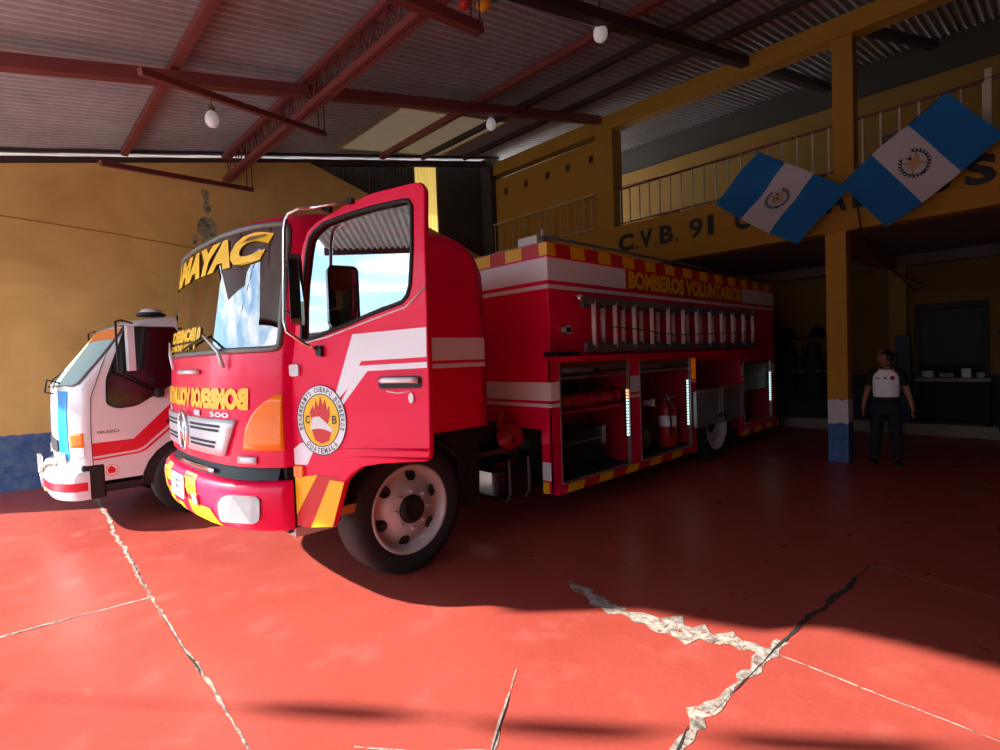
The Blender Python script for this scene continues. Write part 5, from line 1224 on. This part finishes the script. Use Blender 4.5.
# joints (local): facing -Y; her right hand is at -X
J = [(0, .0, .80), (0, .01, .93), (0, .0, 1.08), (0, .015, 1.20), (0, .01, 1.27), (-.005, -.005, 1.335),
     (-.125, .01, 1.225), (-.205, .02, 1.0), (-.245, -.03, .80), (-.25, -.045, .73),
     (.125, .01, 1.225), (.215, .03, 1.0), (.27, 0, .80), (.278, -.01, .73),
     (-.085, 0, .74), (-.115, -.005, .44), (-.135, .02, .08), (-.145, -.09, .035),
     (.085, 0, .74), (.10, -.01, .44), (.125, .02, .08), (.14, -.09, .035)]
E_ = [(0, 1), (1, 2), (2, 3), (3, 4), (4, 5), (3, 6), (6, 7), (7, 8), (8, 9), (3, 10), (10, 11), (11, 12), (12, 13), (0, 14), (14, 15), (15, 16), (16, 17), (0, 18), (18, 19), (19, 20), (20, 21)]
RD = [(.118, .09), (.112, .085), (.13, .10), (.12, .085), .05, .046, .058, .042, .030, .028, .058, .042, .030, .028, .082, .058, .038, .03, .082, .058, .038, .03]
def head_hands(mb):
    # head turned to her right (image left)
    HR = Matrix.Rotation(R(-52), 3, 'Z'); hc = Vector((-.012, -.015, 1.43))
    def hp(x, y, z): return hc + HR @ Vector((x, y, z))
    rows = []
    for j in range(15):
        t = PI * j / 14; z = .105 * math.cos(t); rr = math.sin(t) ** .8
        k = 1 - .28 * max(0, -z / .105) ** 1.4
        row = []
        for i in range(20):
            a = 2 * PI * i / 20; x = .073 * rr * k * math.cos(a); y = .09 * rr * (k * .6 + .4) * math.sin(a)
            if y < 0:
                fx = math.exp(-(x / .016) ** 2)
                y -= .018 * fx * math.exp(-((z + .018) / .022) ** 2)             # nose
                y += .007 * math.exp(-((abs(x) - .03) / .014) ** 2) * math.exp(-((z - .012) / .014) ** 2)   # sockets
                y -= .007 * fx * math.exp(-((z + .055) / .012) ** 2) + .008 * fx * math.exp(-((z + .09) / .014) ** 2)
            row.append(hp(x, y, z))
        rows.append(row)
    mb.grid(rows, 0, True, wrap=True)
    for s in (-1, 1):
        mb.ball(hp(s * .03, -.078, .012), (.011, .008, .008), 1, 8, 6)
        mb.ball(hp(s * .074, .008, -.005), (.008, .018, .027), 0, 8, 6)
    mb.ball(hp(0, -.09, -.055), (.022, .007, .007), 2, 10, 6)
    # hands
    for s, wr, tip in ((-1, Vector(J[9]), Vector((-.255, -.055, .685))), (1, Vector(J[13]), Vector((.285, -.02, .685)))):
        d = (tip - wr).normalized()
        mb.ball((wr + tip) / 2, (.018, .034, .06), 0, 10, 8)
        for k, L in enumerate((.055, .064, .06, .046)):
            b = tip + Vector((0, -.026 + .0175 * k, -.004)); m1 = b + d * L * .5 + Vector((-s * .003, 0, 0)); e = b + d * L + Vector((-s * .016, 0, .004))
            mb.tube([b - d * .012, b, m1, e], [.009, .0088, .008, .0062], 6, 0)
        b = (wr + tip) / 2 + Vector((-s * .006, -.03, .0)); mb.tube([b, b + Vector((-s * .006, -.02, -.022)), b + Vector((-s * .012, -.024, -.048))], [.011, .0095, .007], 6, 0)
body_ = skin_mesh('body', J, E_, RD, 'skin', person, 2, head_hands, ['skin', 'eye', 'lip'])
# shirt: white trunk, black raglan sleeves
SJ = [(0, .0, .80), (0, .01, 1.0), (0, .0, 1.1), (0, .012, 1.19), (0, .012, 1.235), (0, .01, 1.285)]
sh = skin_mesh('shirt', SJ, [(0, 1), (1, 2), (2, 3), (3, 4), (4, 5)], [(.158, .122), (.158, .12), (.168, .13), (.182, .125), (.15, .10), (.075, .07)], 'shirt', person, 2)
for s in (-1, 1):
    sl = skin_mesh('sleeve', [(s * .055, .006, 1.262), (s * .13, .012, 1.226), (s * .175, .016, 1.12), (s * .195, .02, 1.03)], [(0, 1), (1, 2), (2, 3)], [.07, .082, .07, .064], 'sleeve', sh, 2)
MB().tube([(.06 * math.cos(a), .008 + .055 * math.sin(a), 1.275 + .012 * math.sin(a)) for a in [2 * PI * i / 16 for i in range(16)]], .014, 6, closed=True).build('collar', 'sleeve', sh)
bd_ = MB().lathe([(0, .004), (.026, .004), (.028, 0)], (.075, -.122, 1.155), (.25, -1, .1), 16).build('chest_badge', 'redvinyl', sh)
MB().lathe([(0, .006), (.016, .005)], (.075, -.122, 1.155), (.25, -1, .1), 12).build('badge_centre', 'ink', sh)
MB().box(-.012, .012, -.128, -.12, 1.14, 1.165).build('buttons', 'ink', sh)
MB().box(-.10, -.06, -.121, -.115, 1.145, 1.16).build('name_tag', 'ink', sh)
MB().box(.205, .225, -.015, .035, 1.10, 1.115).build('sleeve_patch', 'white_vinyl', sh)
tr_ = skin_mesh('trousers', [(0, 0, .80), (0, .0, .90), (-.088, 0, .72), (-.116, -.005, .44), (-.137, .018, .06), (.088, 0, .72), (.101, -.01, .44), (.127, .018, .06)], [(0, 1), (0, 2), (2, 3), (3, 4), (0, 5), (5, 6), (6, 7)], [(.155, .125), (.158, .125), .10, .078, .066, .10, .078, .066], 'trousers', person, 2)
MB().lathe([(.15, -.02), (.152, 0), (.15, .02)], (0, .0, .885), n=24).build('belt', 'black', tr_)
hr = MB(); HR = Matrix.Rotation(R(-52), 3, 'Z'); hc = Vector((-.012, -.015, 1.43)); rows = []
for j in range(11):
    t = PI * .66 * j / 10; rows_ = []
    for i in range(20):
        a = 2 * PI * i / 20; x, y, z = .084 * math.sin(t) * math.cos(a), .10 * math.sin(t) * math.sin(a) + .008, .108 * math.cos(t)
        if y < -.02: z = max(z, .035 - .0 * x); y = max(y, -.088)
        rows_.append(hc + HR @ Vector((x, y, z)))
    rows.append(rows_)
hr.grid(rows, 0, True, wrap=True)
hr.tube([hc + HR @ Vector(p) for p in ((0, .09, .03), (.0, .13, -.0), (0, .12, -.08), (-.01, .10, -.14))], [.03, .04, .034, .012], 10)
hr.build('hair', 'hair', person)
for s, a in ((-1, Vector(J[16])), (1, Vector(J[20]))):
    MB().ball((a.x + s * .008, -.05, .04), (.05, .125, .042)).box(a.x + s * .008 - .045, a.x + s * .008 + .045, -.165, .07, 0, .022).build('shoe', 'shoe', person, bevel=.008)
